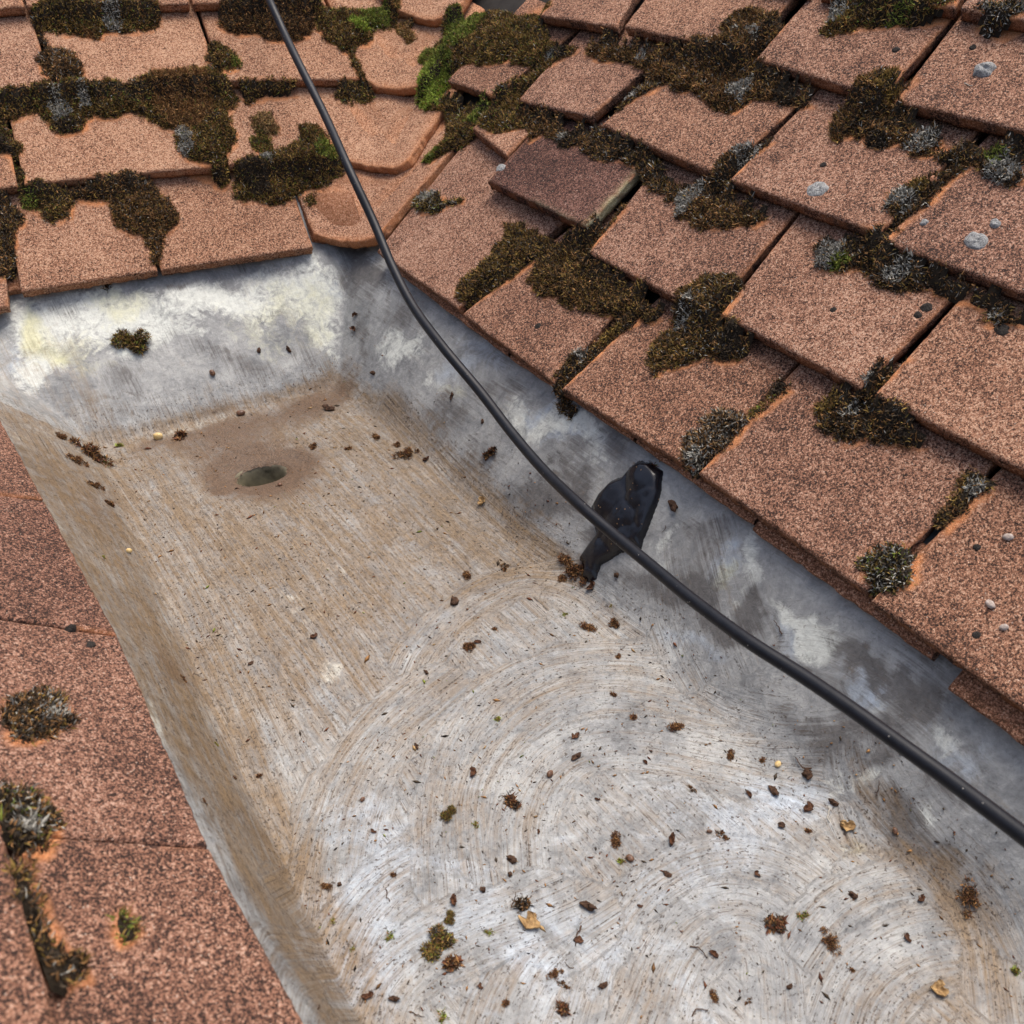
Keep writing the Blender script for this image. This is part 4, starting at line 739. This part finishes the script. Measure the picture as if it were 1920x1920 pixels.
# ------------------------------------------------------------------ lichens on tiles
def lichen(x, y, r, mat, label, h=2.2, seed=0, cat='lichen'):
    s = 'C' if x < 300 and y > 800 else 'B'
    c = on(x, y, s, 12); c[2] = surf_z(c[None, :2], s)[0]; e = on(x + r, y, s, 12) - on(x - r, y, s, 12); R = np.linalg.norm(e) / 2
    n = nrm_of(s, np.float64(c[0]), np.float64(c[1])); a = np.cross(n, [0, 1, 0]); a /= np.linalg.norm(a); b = np.cross(n, a)
    V = []; Fc = []; nr_, na = 9, 30
    for i in range(nr_):
        t = i / (nr_ - 1)
        for k in range(na):
            th = 2 * math.pi * k / na; rr = R * t * (.8 + .4 * noise(np.array([[math.cos(th) * 1.7, math.sin(th) * 1.7]]), 1, seed)[0])
            p = c + a * rr * math.cos(th) + b * rr * math.sin(th)
            hh = h * (1 - t ** 3) * (.5 + .9 * noise(p[None] + seed, 2.2, 5)[0]) - (1.2 if i == nr_ - 1 else 0)
            V.append(p + n * hh)
    for i in range(nr_ - 1):
        for k in range(na): Fc.append([i * na + k, (i + 1) * na + k, (i + 1) * na + (k + 1) % na, i * na + (k + 1) % na])
    V = np.array(V); o = link('lichen', make_mesh('lichen', V - c, faces=Fc, mat=mat), label=label, cat=cat, group='lichen spots on the right pitch' if s == 'B' else None); o.location = c * .001
for k, (x, y, r, mt, h, lab) in enumerate([
    (1532, 358, 20, M_LICH, 2.6, 'round grey lichen alone in the middle of a large tile'), (1828, 450, 24, M_LICH, 2.8, 'largest pale grey lichen on the tile near the right photo edge'),
    (1870, 408, 12, M_LICH, 2.2, 'small grey lichen just above the largest pale one'), (1733, 415, 8, M_LICH, 1.6, 'tiny grey lichen beside the frosted joint moss'),
    (1848, 120, 22, M_LICH, 5, 'lumpy grey green lichen on the top right tile'), (1831, 67, 8, M_LICHD, 1.6, 'tiny dark lichen above the lumpy grey green one'),
    (1682, 82, 8, M_LICHD, 1.8, 'tiny dark lichen on the tile at top right of centre'), (1745, 552, 12, M_LICHD, 1.6, 'black lichen spot, upper of two beside a bare orange arris'),
    (1727, 570, 9, M_LICHD, 1.2, 'black lichen spot, lower of two beside a bare orange arris'), (1888, 590, 16, M_LICHD, 1.4, 'dark brown lichen pad below the small black moss at right'),
    (938, 325, 8, M_LICH, 1.5, 'tiny grey lichen on the corner of the dark purple tile'), (1564, 572, 7, M_LICHD, 1.2, 'tiny black lichen on the wide tile right of centre'),
    (1008, 608, 6, M_LICHD, 1.2, 'tiny dark lichen on the second eaves tile from the valley'), (1838, 1010, 9, M_LICHD, 1.2, 'dark lichen dot on the lowest right tile'),
    (130, 1174, 8, M_LICHD, 3.5, 'black crumb of lichen on the near left pitch'), (170, 1207, 8, M_LICHD, 2, 'second smaller black lichen crumb on the near left pitch'),
    (1830, 1192, 9, M_LICHD, 1.0, 'dark lichen dot lowest on the last right hand tile'), (1545, 300, 6, M_LICHD, 1.0, 'tiny dark lichen left above the round grey one')]):
    lichen(x, y, r, mt, lab, h, k)

# ------------------------------------------------------------------ cable
CB = [(478, -60, 15), (505, 0, 16), (532, 60, 16), (560, 118, 16.5), (610, 218, 17), (655, 318, 18), (700, 415, 18), (735, 498, 18.5), (775, 575, 19), (830, 650, 20), (900, 734, 20.5), (960, 812, 21), (1020, 882, 22.5), (1085, 945, 24), (1150, 1002, 25), (1220, 1060, 26), (1300, 1126, 28), (1400, 1200, 30), (1500, 1264, 31.5), (1590, 1325, 33), (1680, 1390, 34.5), (1770, 1455, 36), (1850, 1515, 37.5), (1925, 1572, 39), (2010, 1640, 41), (2120, 1730, 43)]
CD = 9.4
def all_z(x, y): return np.maximum(np.maximum(gutter(x, y), np.where((x > -20) | (y > 380), z_ab(x, y) + 22, -999)), -999)
cp = []
for x, y, wpx in CB:
    d = ray(x, y); t = np.arange(200, 3000, 3.); f = CP[2] + d[2] * t - all_z(CP[0] + d[0] * t, CP[1] + d[1] * t)
    ts = t[int(np.argmax(f < CD * .5))]
    cp.append([x, y, min(ts - 2, F * CD / wpx)])
cp = np.array(cp); dep = cp[:, 2].copy()
for _ in range(6): dep[1:-1] = np.minimum(dep[1:-1], (dep[:-2] + 2 * dep[1:-1] + dep[2:]) / 4 + 1)
K = np.array([CP + ray(a, b) * t for (a, b, _), t in zip(cp, dep)])
ts = np.linspace(0, len(K) - 1, 260); Kc = []
for t in ts:
    i = min(int(t), len(K) - 2); u = t - i; p0, p1, p2, p3 = K[max(i - 1, 0)], K[i], K[i + 1], K[min(i + 2, len(K) - 1)]
    Kc.append(.5 * (2 * p1 + (p2 - p0) * u + (2 * p0 - 5 * p1 + 4 * p2 - p3) * u * u + (3 * p1 - p0 - 3 * p2 + p3) * u ** 3))
link('cable', tube(np.array(Kc), CD * .455, 24, 'cable', M_CABLE), label='black round cable sagging from the back pitch across the gutter to the right photo edge', cat='cable')
print('cable depth', dep.round())

# ------------------------------------------------------------------ black sealant patch on the right wall
def patch():
    pts = [(1112,950),(1125,925),(1150,900),(1170,890),(1180,875),(1200,865),(1225,865),(1243,885),(1242,915),(1232,950),(1220,985),(1215,1000),(1205,1015),(1200,1030),(1170,1035),(1150,1050),(1130,1060),(1120,1085),(1105,1095),(1090,1085),(1094,1060),(1088,1045),(1105,1020),(1120,1003),(1112,975)]
    pl = np.array([on(x, y, 'G')[:2] for x, y in pts]); lo, hi = pl.min(0) - 2, pl.max(0) + 2; st = 1.0
    gx, gy = np.arange(lo[0], hi[0], st * .8), np.arange(lo[1], hi[1], st); X, Y = np.meshgrid(gx, gy); P = np.stack([X.ravel(), Y.ravel()], 1)
    d = poly_sd(P + 3 * (np.stack([noise(P, 9, 1), noise(P, 9, 2)], 1) - .5), pl)
    lob = np.array([on(x, y, 'G')[:2] for x, y in [(1212,895),(1160,920),(1148,938),(1205,935),(1228,905),(1212,965),(1170,972),(1130,985),(1195,1005),(1170,1015),(1150,1005),(1185,1028),(1125,1040),(1105,1070)]])
    WQ = P + 5 * (np.stack([noise(P, 12, 7), noise(P, 12, 8)], 1) - .5); q = (WQ[:, None] - lob[None]) * np.array([1.45, 1.]); r = np.sqrt((q ** 2).sum(-1))
    RR = np.array([15, 13, 17, 14, 13, 15, 17, 12, 14, 13, 12, 13, 13, 13.]) * 1.15; HH = np.array([4.5, 3.5, 5, 4.2, 3.8, 4.6, 5, 3.6, 4.4, 5, 3.6, 4.4, 3.4, 3.2])
    h = (HH * np.sqrt(np.clip(1 - (r / RR) ** 2, 0, 1))).max(1) * sstep(-.5, 5, d) + 1.3 * sstep(0, 2.5, d) + .5 * noise(P, 4, 13) - np.where(d < 0, 2.4, 0)
    h = h * 1.35
    n = nrm_of('G', P[:, 0], P[:, 1]); V = np.concatenate([P, gutter(P[:, 0], P[:, 1])[:, None]], 1) + n * h[:, None]
    I = np.arange(len(P)).reshape(X.shape); Q = np.stack([I[:-1, :-1], I[:-1, 1:], I[1:, 1:], I[1:, :-1]], -1).reshape(-1, 4); Q = Q[d[Q].max(1) > 0]
    u, inv = np.unique(Q, return_inverse=True); V = V[u]; c = V.mean(0)
    o = link('sealant_patch', make_mesh('sealant_patch', V - c, quads=inv.reshape(-1, 4), mat=M_TAR), label='lumpy black sealant repair smeared on the right gutter wall under the cable', cat='patch'); o.location = c * .001
patch()

# ------------------------------------------------------------------ loose bits lying in the gutter
def tuft_mesh(name, seed, palw, n=160, flat=.5, ln=1.7, lobes=4, wd=.3):
    rg = np.random.default_rng(seed); lc = rg.normal(0, 1.25, (lobes, 3)) * [1, .75, .25]; lr = rg.uniform(.9, 1.9, lobes)
    k = rg.integers(0, lobes, n); q = rg.normal(0, 1, (n, 3)); q /= np.linalg.norm(q, axis=1, keepdims=True); q[:, 2] = np.abs(q[:, 2])
    root = lc[k] + q * lr[k][:, None] * [1, 1, flat] * rg.uniform(.6, 1, (n, 1))
    V, T, C = blades(root, q, q * 0, np.full((n, 1), ln), wd, pick(palw, n, rg), rg, .8)
    V[:, 2] = np.maximum(V[:, 2], -.2)
    return make_mesh(name, V, tris=T, mat=MM, smooth=False, attrs={'tone': C})
def lump_mesh(name, seed, mat, sx=1., sy=1., sz=.6, rough=.35):
    V, Fc = [], []; nr_, na = 12, 18; rg = np.random.default_rng(seed)
    for i in range(nr_ + 1):
        ph = math.pi * i / nr_
        for k in range(na):
            th = 2 * math.pi * k / na; p = np.array([math.sin(ph) * math.cos(th), math.sin(ph) * math.sin(th), math.cos(ph)])
            V.append(p * (1 + rough * 2.2 * (noise(p[None], .6, seed)[0] - .5) + rough * 1.3 * (noise(p[None], .22, seed + 3)[0] - .5)) * [sx, sy, sz] * 3 + [0, 0, sz * 2.])
    for i in range(nr_):
        for k in range(na): Fc.append([i * na + k, (i + 1) * na + k, (i + 1) * na + (k + 1) % na, i * na + (k + 1) % na])
    return make_mesh(name, V, faces=Fc, mat=mat)
def flake_mesh(name, seed, mat, sx=1.4, sy=.8, curl=1.4):
    V, Fc = [], []; nu, nv = 13, 8; rg = np.random.default_rng(seed); bend = rg.uniform(-.5, .5); tw = rg.uniform(-.8, .8)
    for side in (0, 1):
        for i in range(nv):
            for k in range(nu):
                u = k / (nu - 1) * 2 - 1; v = i / (nv - 1) * 2 - 1
                wdt = (1 - abs(u) ** 1.8) ** .7 * (.35 + 1.1 * noise(np.array([[u * 3.5 + 7, np.sign(v) * 3. + seed]]), 1, seed)[0]) + .05
                z = curl * (u * u * .6 + v * v * 1.1 * wdt + tw * u * v) + 2.0 * noise(np.array([[u * 2.2, v * 2.2]]), 1, seed)[0] - side * .35
                V.append((u * 3 * sx, v * 3 * sy * wdt + bend * u * u * 2.5, max(z, 0) - side * .3))
    o = nu * nv; q = lambda i, k, b: b + i * nu + k
    for i in range(nv - 1):
        for k in range(nu - 1):
            Fc.append([q(i, k, 0), q(i, k + 1, 0), q(i + 1, k + 1, 0), q(i + 1, k, 0)]); Fc.append([q(i, k, o), q(i + 1, k, o), q(i + 1, k + 1, o), q(i, k + 1, o)])
    rim = [(0, k) for k in range(nu)] + [(i, nu - 1) for i in range(1, nv)] + [(nv - 1, k) for k in range(nu - 2, -1, -1)] + [(i, 0) for i in range(nv - 2, 0, -1)]
    for a, b in zip(rim, rim[1:] + rim[:1]): Fc.append([q(*b, 0), q(*a, 0), q(*a, o), q(*b, o)])
    return make_mesh(name, V, faces=Fc, mat=mat, smooth=False)
def twig_mesh(name, seed, mat, L=12, r=.5):
    rg = np.random.default_rng(seed); n = 9; p = np.zeros((n, 3)); p[:, 0] = np.linspace(-L / 2, L / 2, n); p[1:, 1] = np.cumsum(rg.normal(0, L * .06, n - 1)); p[:, 2] = .6 + np.abs(rg.normal(0, .6, n))
    return tube(p, r * np.linspace(1.1, .6, n), 7, name, mat)
BR_ = {'br': .5, 'rd': .3, 'dk': .2}; GR_ = {'gn': .4, 'ol': .3, 'bg': .1, 'br': .2}
VAR = {'b': [tuft_mesh('crumb', k, BR_, 170 + 30 * k, .6, 1.5, 3 + k) for k in range(5)], 'g': [tuft_mesh('sprig', 20 + k, GR_, 150, .6, 1.5, 3) for k in range(3)],
       'm': [tuft_mesh('tuft', 30 + k, {'ol': .45, 'gn': .15, 'dk': .3, 'br': .1}, 700, .9, 1.6, 5, .26) for k in range(2)],
       'd': [lump_mesh('clod', 40 + k, M_BARK, 1, .7, .5, .8) for k in range(3)], 'r': [flake_mesh('leaf', 50 + k, M_LEAFR, 1.3, .8, 1.5) for k in range(3)],
       'y': [flake_mesh('leaf', 60 + k, M_LEAFY, 1., 1., 1.) for k in range(2)], 's': [lump_mesh('seed', 70, M_SEED, 1, .7, .7, .1)], 'Y': [lump_mesh('seed', 71, M_SEEDY, 1, .9, .8, .08)],
       't': [twig_mesh('twig', 80 + k, M_BARK, 12, .45) for k in range(3)], 'w': [twig_mesh('twig', 90, M_TWIG, 10, .5)], 'c': [lump_mesh('cone', 95, M_BARK, 1, .9, .8, .55)], 'p': [lump_mesh('chip', 97, M_STONE, .8, 1.3, .6, .2)], 'q': [lump_mesh('grit', 98, M_GRIT, 1, .9, .6, .2)]}
KN = {'b': ('moss_crumb', 'crumb'), 'g': ('moss_sprig', 'moss'), 'm': ('moss_tuft', 'moss'), 'd': ('dirt_clod', 'clod'), 'r': ('dead_leaf', 'leaf'), 'y': ('dead_leaf', 'leaf'), 's': ('seed', 'seed'), 'Y': ('seed', 'seed'), 't': ('twig', 'twig'), 'w': ('twig', 'twig'), 'c': ('alder_cone', 'cone'), 'p': ('tile_chip', 'chip'), 'q': ('grit_stone', 'stone')}
GRP = {'R': ('ragged brown leaf clump lying on the lead gutter floor', 'leaf clumps in the gutter'), 'Y': ('tiny yellow seed on the brown stained gutter floor', 'yellow seeds in the gutter'), 'b': ('small brown moss crumb lying on the lead gutter floor', 'brown crumbs in the gutter'), 'g': ('small green moss sprig lying on the lead gutter floor', 'green sprigs in the gutter'), 'd': ('small dark clod of dirt lying on the lead gutter floor', 'dirt clods in the gutter'),
       'r': ('small curled red brown leaf scrap on the lead gutter floor', 'leaf scraps in the gutter'), 's': ('small brown seed lying on the lead gutter floor', 'seeds in the gutter'), 't': ('short dark twig lying on the lead gutter floor', 'twigs in the gutter')}
BITS = [(250,638,36,'m','olive moss tuft stuck on the pale end wall of the gutter'),(165,850,34,'b','large brown crumb heap in the left corner of the gutter end'),(198,865,17,'g','bright green moss bead in the left corner of the gutter end'),(225,835,12,'g',None),(115,820,16,'b',None),(145,865,18,'b',None),(205,945,14,'b',None),(180,912,16,'b',None),
 (297,822,9,'Y','pale yellow seed at the foot of the end wall'),(335,818,16,'r','crumpled tan leaf bits at the foot of the end wall'),(452,777,9,'s','brown seed at the foot of the end wall'),(398,700,7,'s','brown seed stuck on the end wall'),(615,768,10,'d',None),(540,655,6,'d',None),(486,658,5,'d',None),(667,590,8,'r','upper rusty leaf scrap in the gutter corner seam'),(665,617,9,'r','lower rusty leaf scrap in the gutter corner seam'),
 (655,842,10,'b',None),(588,838,14,'b',None),(705,820,14,'b',None),(765,852,24,'b','brown and green crumb cluster at the foot of the right wall'),(745,835,14,'b',None),(800,862,8,'r',None),(920,848,18,'r','reddish curled leaf below the cable on the right wall'),(905,790,5,'d',None),(905,940,10,'y','yellow orange leaf scrap in the middle of the gutter'),(700,700,6,'d',None),(848,742,7,'d',None),
 (525,910,6,'s',None),(875,1080,16,'b',None),(945,1067,12,'b',None),(1080,1070,30,'b','brown debris heap at the foot of the black sealant'),(1062,1050,20,'b',None),(1095,1085,18,'b',None),(1055,1085,14,'b',None),(1110,1100,12,'r',None),(1158,1079,7,'d',None),(851,1129,11,'d',None),(928,1180,10,'b',None),(880,1213,18,'b',None),(895,1205,8,'r',None),(1103,1177,20,'b','left of two brown crumbs below the sealant debris'),(1153,1170,18,'b','right of two brown crumbs below the sealant debris'),(1060,1153,9,'g',None),(1146,1136,5,'g',None),
 (933,1350,12,'g',None),(1151,1304,12,'b',None),(1158,1232,9,'b',None),(1079,1381,10,'r',None),(1081,1419,10,'d',None),(1031,1453,9,'s','long brown seed alone in the middle of the swept floor'),(957,1502,19,'d','brown clod left of the middle of the gutter floor'),(842,1529,20,'m','olive brown moss ball left of the brown clod'),(892,1548,10,'g',None),(887,1450,12,'r',None),(863,1440,9,'t',None),(737,1640,10,'b',None),(727,1680,14,'t',None),(612,1663,14,'b',None),(636,1660,6,'d',None),(959,1613,10,'d',None),(851,1690,12,'r',None),(907,1670,8,'d',None),(1189,1345,13,'b',None),(624,1728,8,'g',None),(729,1756,14,'g',None),(916,1747,12,'g',None),
 (845,1723,16,'m','small moss tuft just above the biggest moss ball'),(818,1768,36,'m','biggest round olive moss ball on the gutter floor'),(849,1812,22,'r','red brown leaf heap touching the biggest moss ball'),(689,1869,12,'r',None),(780,1905,14,'t',None),(828,1907,15,'g','green moss sprig at the bottom edge of the photo'),(950,1881,12,'b',None),(1041,1826,14,'b',None),(1060,1850,12,'b',None),(1053,1891,16,'r','red brown leaf heap near the bottom edge'),(1067,1810,10,'t',None),(1079,1752,20,'t','dark forked twig below the little cone'),(1085,1765,10,'r',None),(1105,1702,14,'d',None),(995,1696,21,'c','little round cone with scales on the gutter floor'),(966,1690,16,'t','twig sticking left from the little cone'),(993,1730,17,'y','pale round leaf flake just below the little cone'),(741,1874,9,'d',None),(598,1893,14,'t',None),
 (1155,1577,22,'b','reddish brown crumb right of the middle with a green neighbour'),(1163,1614,13,'g','green tipped sprig beside the shiny brown seed'),(1181,1611,9,'s','shiny round brown seed beside a green sprig'),(1267,1364,20,'b','ragged dark brown crumb below the cable'),(1370,1417,16,'b',None),(1428,1426,12,'b',None),(1459,1434,7,'Y','tiny orange seed below the cable at right'),(1507,1431,18,'t','dark bent twig below the cable'),(1514,1449,12,'d',None),(1296,1477,10,'b',None),(1358,1570,13,'b',None),(1260,1577,14,'r',None),(1452,1486,11,'d',None),(1404,1491,9,'r',None),(1516,1517,13,'r',None),(1550,1527,16,'w','pale straw splinter on the floor at right'),(1562,1505,8,'d',None),(1590,1550,14,'y','tan leaf scrap on the floor at right'),(1679,1558,7,'s',None),(1466,1548,9,'d',None),(1514,1558,12,'b',None),
 (1818,1687,26,'b','big brown crumb in the stained lower right corner'),(1727,1687,9,'r',None),(1598,1680,8,'d',None),(1456,1731,23,'d','chunky brown bark piece at lower right'),(1554,1764,20,'b','ragged brown crumb right of the bark piece'),(1507,1718,14,'g','green twiglet above the bark piece'),(1310,1786,18,'t','thin twig with a leaf near the bottom right'),(1338,1790,10,'r',None),(1339,1869,15,'b',None),(1312,1900,16,'t',None),(1760,1857,14,'y','tan leaf with a green tip in the lower right'),(1906,1821,14,'g',None),(1463,1175,16,'t','dark curved twig on the right wall below the tiles'),(1650,1479,14,'t',None),(1265,950,12,'d','black crumb on the lead right of the sealant'),(1245,992,8,'t',None),(1140,1010,6,'r',None),(440,1460,7,'b',None),(405,1395,7,'g',None),(345,1275,9,'b',None),(485,1455,10,'b',None),(590,1195,9,'r',None),(240,1035,6,'Y',None),(955,1640,7,'d',None),(680,1500,6,'s',None),
 (383,1502,9,'b',None),(195,1045,7,'g',None),(470,1245,5,'d',None),(800,1262,6,'d',None),(1330,1560,6,'s',None),(1210,1430,6,'r',None),(1010,1560,6,'r',None),(1700,1760,9,'r',None),(1600,1820,8,'b',None),(1420,1640,7,'r',None),(1250,1640,7,'d',None),(1200,1700,6,'r',None),(1130,1850,8,'d',None),(1400,1880,8,'b',None),(1480,1850,6,'d',None),(900,1850,7,'r',None),(660,1780,7,'g',None),(700,1560,7,'r',None),(780,1400,6,'d',None),(1120,1500,6,'r',None)]
BASE = {'b': 4.4, 'g': 4.2, 'm': 4.4, 'd': 3.2, 'r': 4., 'y': 3., 's': 3., 'Y': 3., 't': 6., 'w': 5., 'c': 3.2, 'p': 3.5, 'q': 3}
VAR['M'] = [tuft_mesh('tuft', 130 + k, {'ol': .45, 'gn': .12, 'dk': .28, 'br': .15}, 2600, .9, .75, 9, .10) for k in range(3)]
VAR['B'] = [tuft_mesh('crumb', 140 + k, BR_, 900, .7, .8, 9, .13) for k in range(3)]
VAR['R'] = [tuft_mesh('clump', 150 + k, {'br': .35, 'rd': .35, 'dk': .3}, 420, .8, 1.2, 6, .34) for k in range(4)]; VAR['c'] = [tuft_mesh('alder_cone', 160, {'dk': .45, 'br': .4, 'gy': .15}, 420, 1., .9, 1, .34)]; BASE['c'] = 2.4; BASE['R'] = 3.9; KN['R'] = ('leaf_clump', 'clump')
BASE['M'] = 4.3; BASE['B'] = 4.2; KN['M'] = KN['m']; KN['B'] = KN['b']
def place(x, y, r, k, lab, surf='G', j=0):
    if k in 'mb' and r >= 14: k = k.upper()
    if k in 'dr' and r >= 16: k = 'R'
    r = r * (1. if k in 'MBR' else .9)
    rg = random.Random(int(x * 31 + y)); c = on(x, y, surf, 0 if surf == 'G' else 12)
    if surf != 'G': c[2] = surf_z(c[None, :2], surf)[0]
    dist = np.linalg.norm(c - CP); rm = r * dist / F
    n = Vector(nrm_of(surf, np.float64(c[0]), np.float64(c[1]))); me = VAR[k][rg.randrange(len(VAR[k]))]
    nm, ct = KN[k]; o = link(nm, me, cat=ct)
    if lab: o['label'] = lab
    else: o['label'], o['group'] = GRP[k if k in GRP else k.lower()]
    sc_ = rm / BASE[k]; o.rotation_mode = 'QUATERNION'
    o.rotation_quaternion = n.to_track_quat('Z', 'Y') @ Matrix.Rotation(rg.uniform(0, 6.28), 3, 'Z').to_quaternion()
    o.scale = (sc_, sc_ * rg.uniform(.75, 1.1), sc_ * rg.uniform(.8, 1.1)); o.location = c * .001
for x, y, r, k, lab in BITS: place(x, y, r, k, lab)
place(1758, 314, 16, 'p', 'orange tile chip lodged in the frosted moss joint', 'B')
place(1900, 985, 9, 'q', 'upper pale grit stone on the lowest right tile', 'B'); place(1860, 1128, 10, 'q', 'middle pale grit stone on the lowest right tile', 'B'); place(1884, 1173, 8, 'q', 'lower pale grit stone on the lowest right tile', 'B')
place(1815, 157, 8, 'w', 'white splinter on the top right tile', 'B')
# moss rags hanging from the eaves
for i, (pts, lab) in enumerate([([(1045,725),(1065,735),(1085,760),(1078,775),(1070,778),(1065,765),(1050,762),(1045,755),(1055,745)], 'dark moss rag hanging over the lead below the middle eaves joint'), ([(190,515),(203,515),(206,530),(202,540),(196,542),(193,532)], 'dark debris scrap under the back eaves tile'), ([(1215,868),(1232,862),(1236,880),(1228,893),(1220,885)], 'reddish moss scrap on top of the black sealant')]):
    pl = np.array([on(x, y, 'G', 3)[:2] for x, y in pts]); moss(200 + i, 'G', pts, 4, DRK if i < 2 else {'rd': .5, 'gn': .3, 'br': .2}, [], lab, pl, group='moss rags at the eaves')
# fine crumbs nobody could count
rg = np.random.default_rng(5); n = 5200; V, T, C = [], [], []
cx = rg.uniform(-400, -40, n); cy = rg.uniform(-620, 330, n)
keep = (rg.uniform(0, 1, n) < .12 + 1.3 * np.clip(fbm(np.stack([cx, cy], 1), 45, 5) - .35, 0, 1) * 2) & (cx > fold_l(cy) - 8) & (np.hypot(cx - DRAIN[0], cy - DRAIN[1]) > 30); cx, cy = cx[keep], cy[keep]; n = len(cx)
cz = gutter(cx, cy) + .25; L = np.exp(rg.normal(0, .5, n)) * .85; a = rg.uniform(0, 6.28, n)
tet = np.array([[-1, 0, 0], [.2, .42, 0], [1.2, -.05, .1], [.1, -.4, 0], [.1, .05, .7]])
for i in range(n):
    s_ = tet * L[i] * [1.0, .95, .8] + rg.normal(0, .15, (5, 3)); ca, sa = math.cos(a[i]), math.sin(a[i])
    V.append(np.stack([s_[:, 0] * ca - s_[:, 1] * sa + cx[i], s_[:, 0] * sa + s_[:, 1] * ca + cy[i], s_[:, 2] + cz[i]], 1)); b = i * 5
    T += [[b, b + 3, b + 4], [b + 3, b + 2, b + 4], [b + 2, b + 1, b + 4], [b + 1, b, b + 4], [b, b + 1, b + 3], [b + 1, b + 2, b + 3]]
C = np.repeat(pick({'br': .35, 'dk': .3, 'rd': .25, 'go': .06, 'gn': .04}, n, rg), 5, 0)
link('debris', make_mesh('debris', np.concatenate(V), tris=T, mat=MM, smooth=False, attrs={'tone': C}), label='fine brown crumbs scattered over the lead gutter floor', cat='debris', kind='stuff')
print('tris', sum(len(o.data.polygons) for o in bpy.data.objects if o.type == 'MESH'))
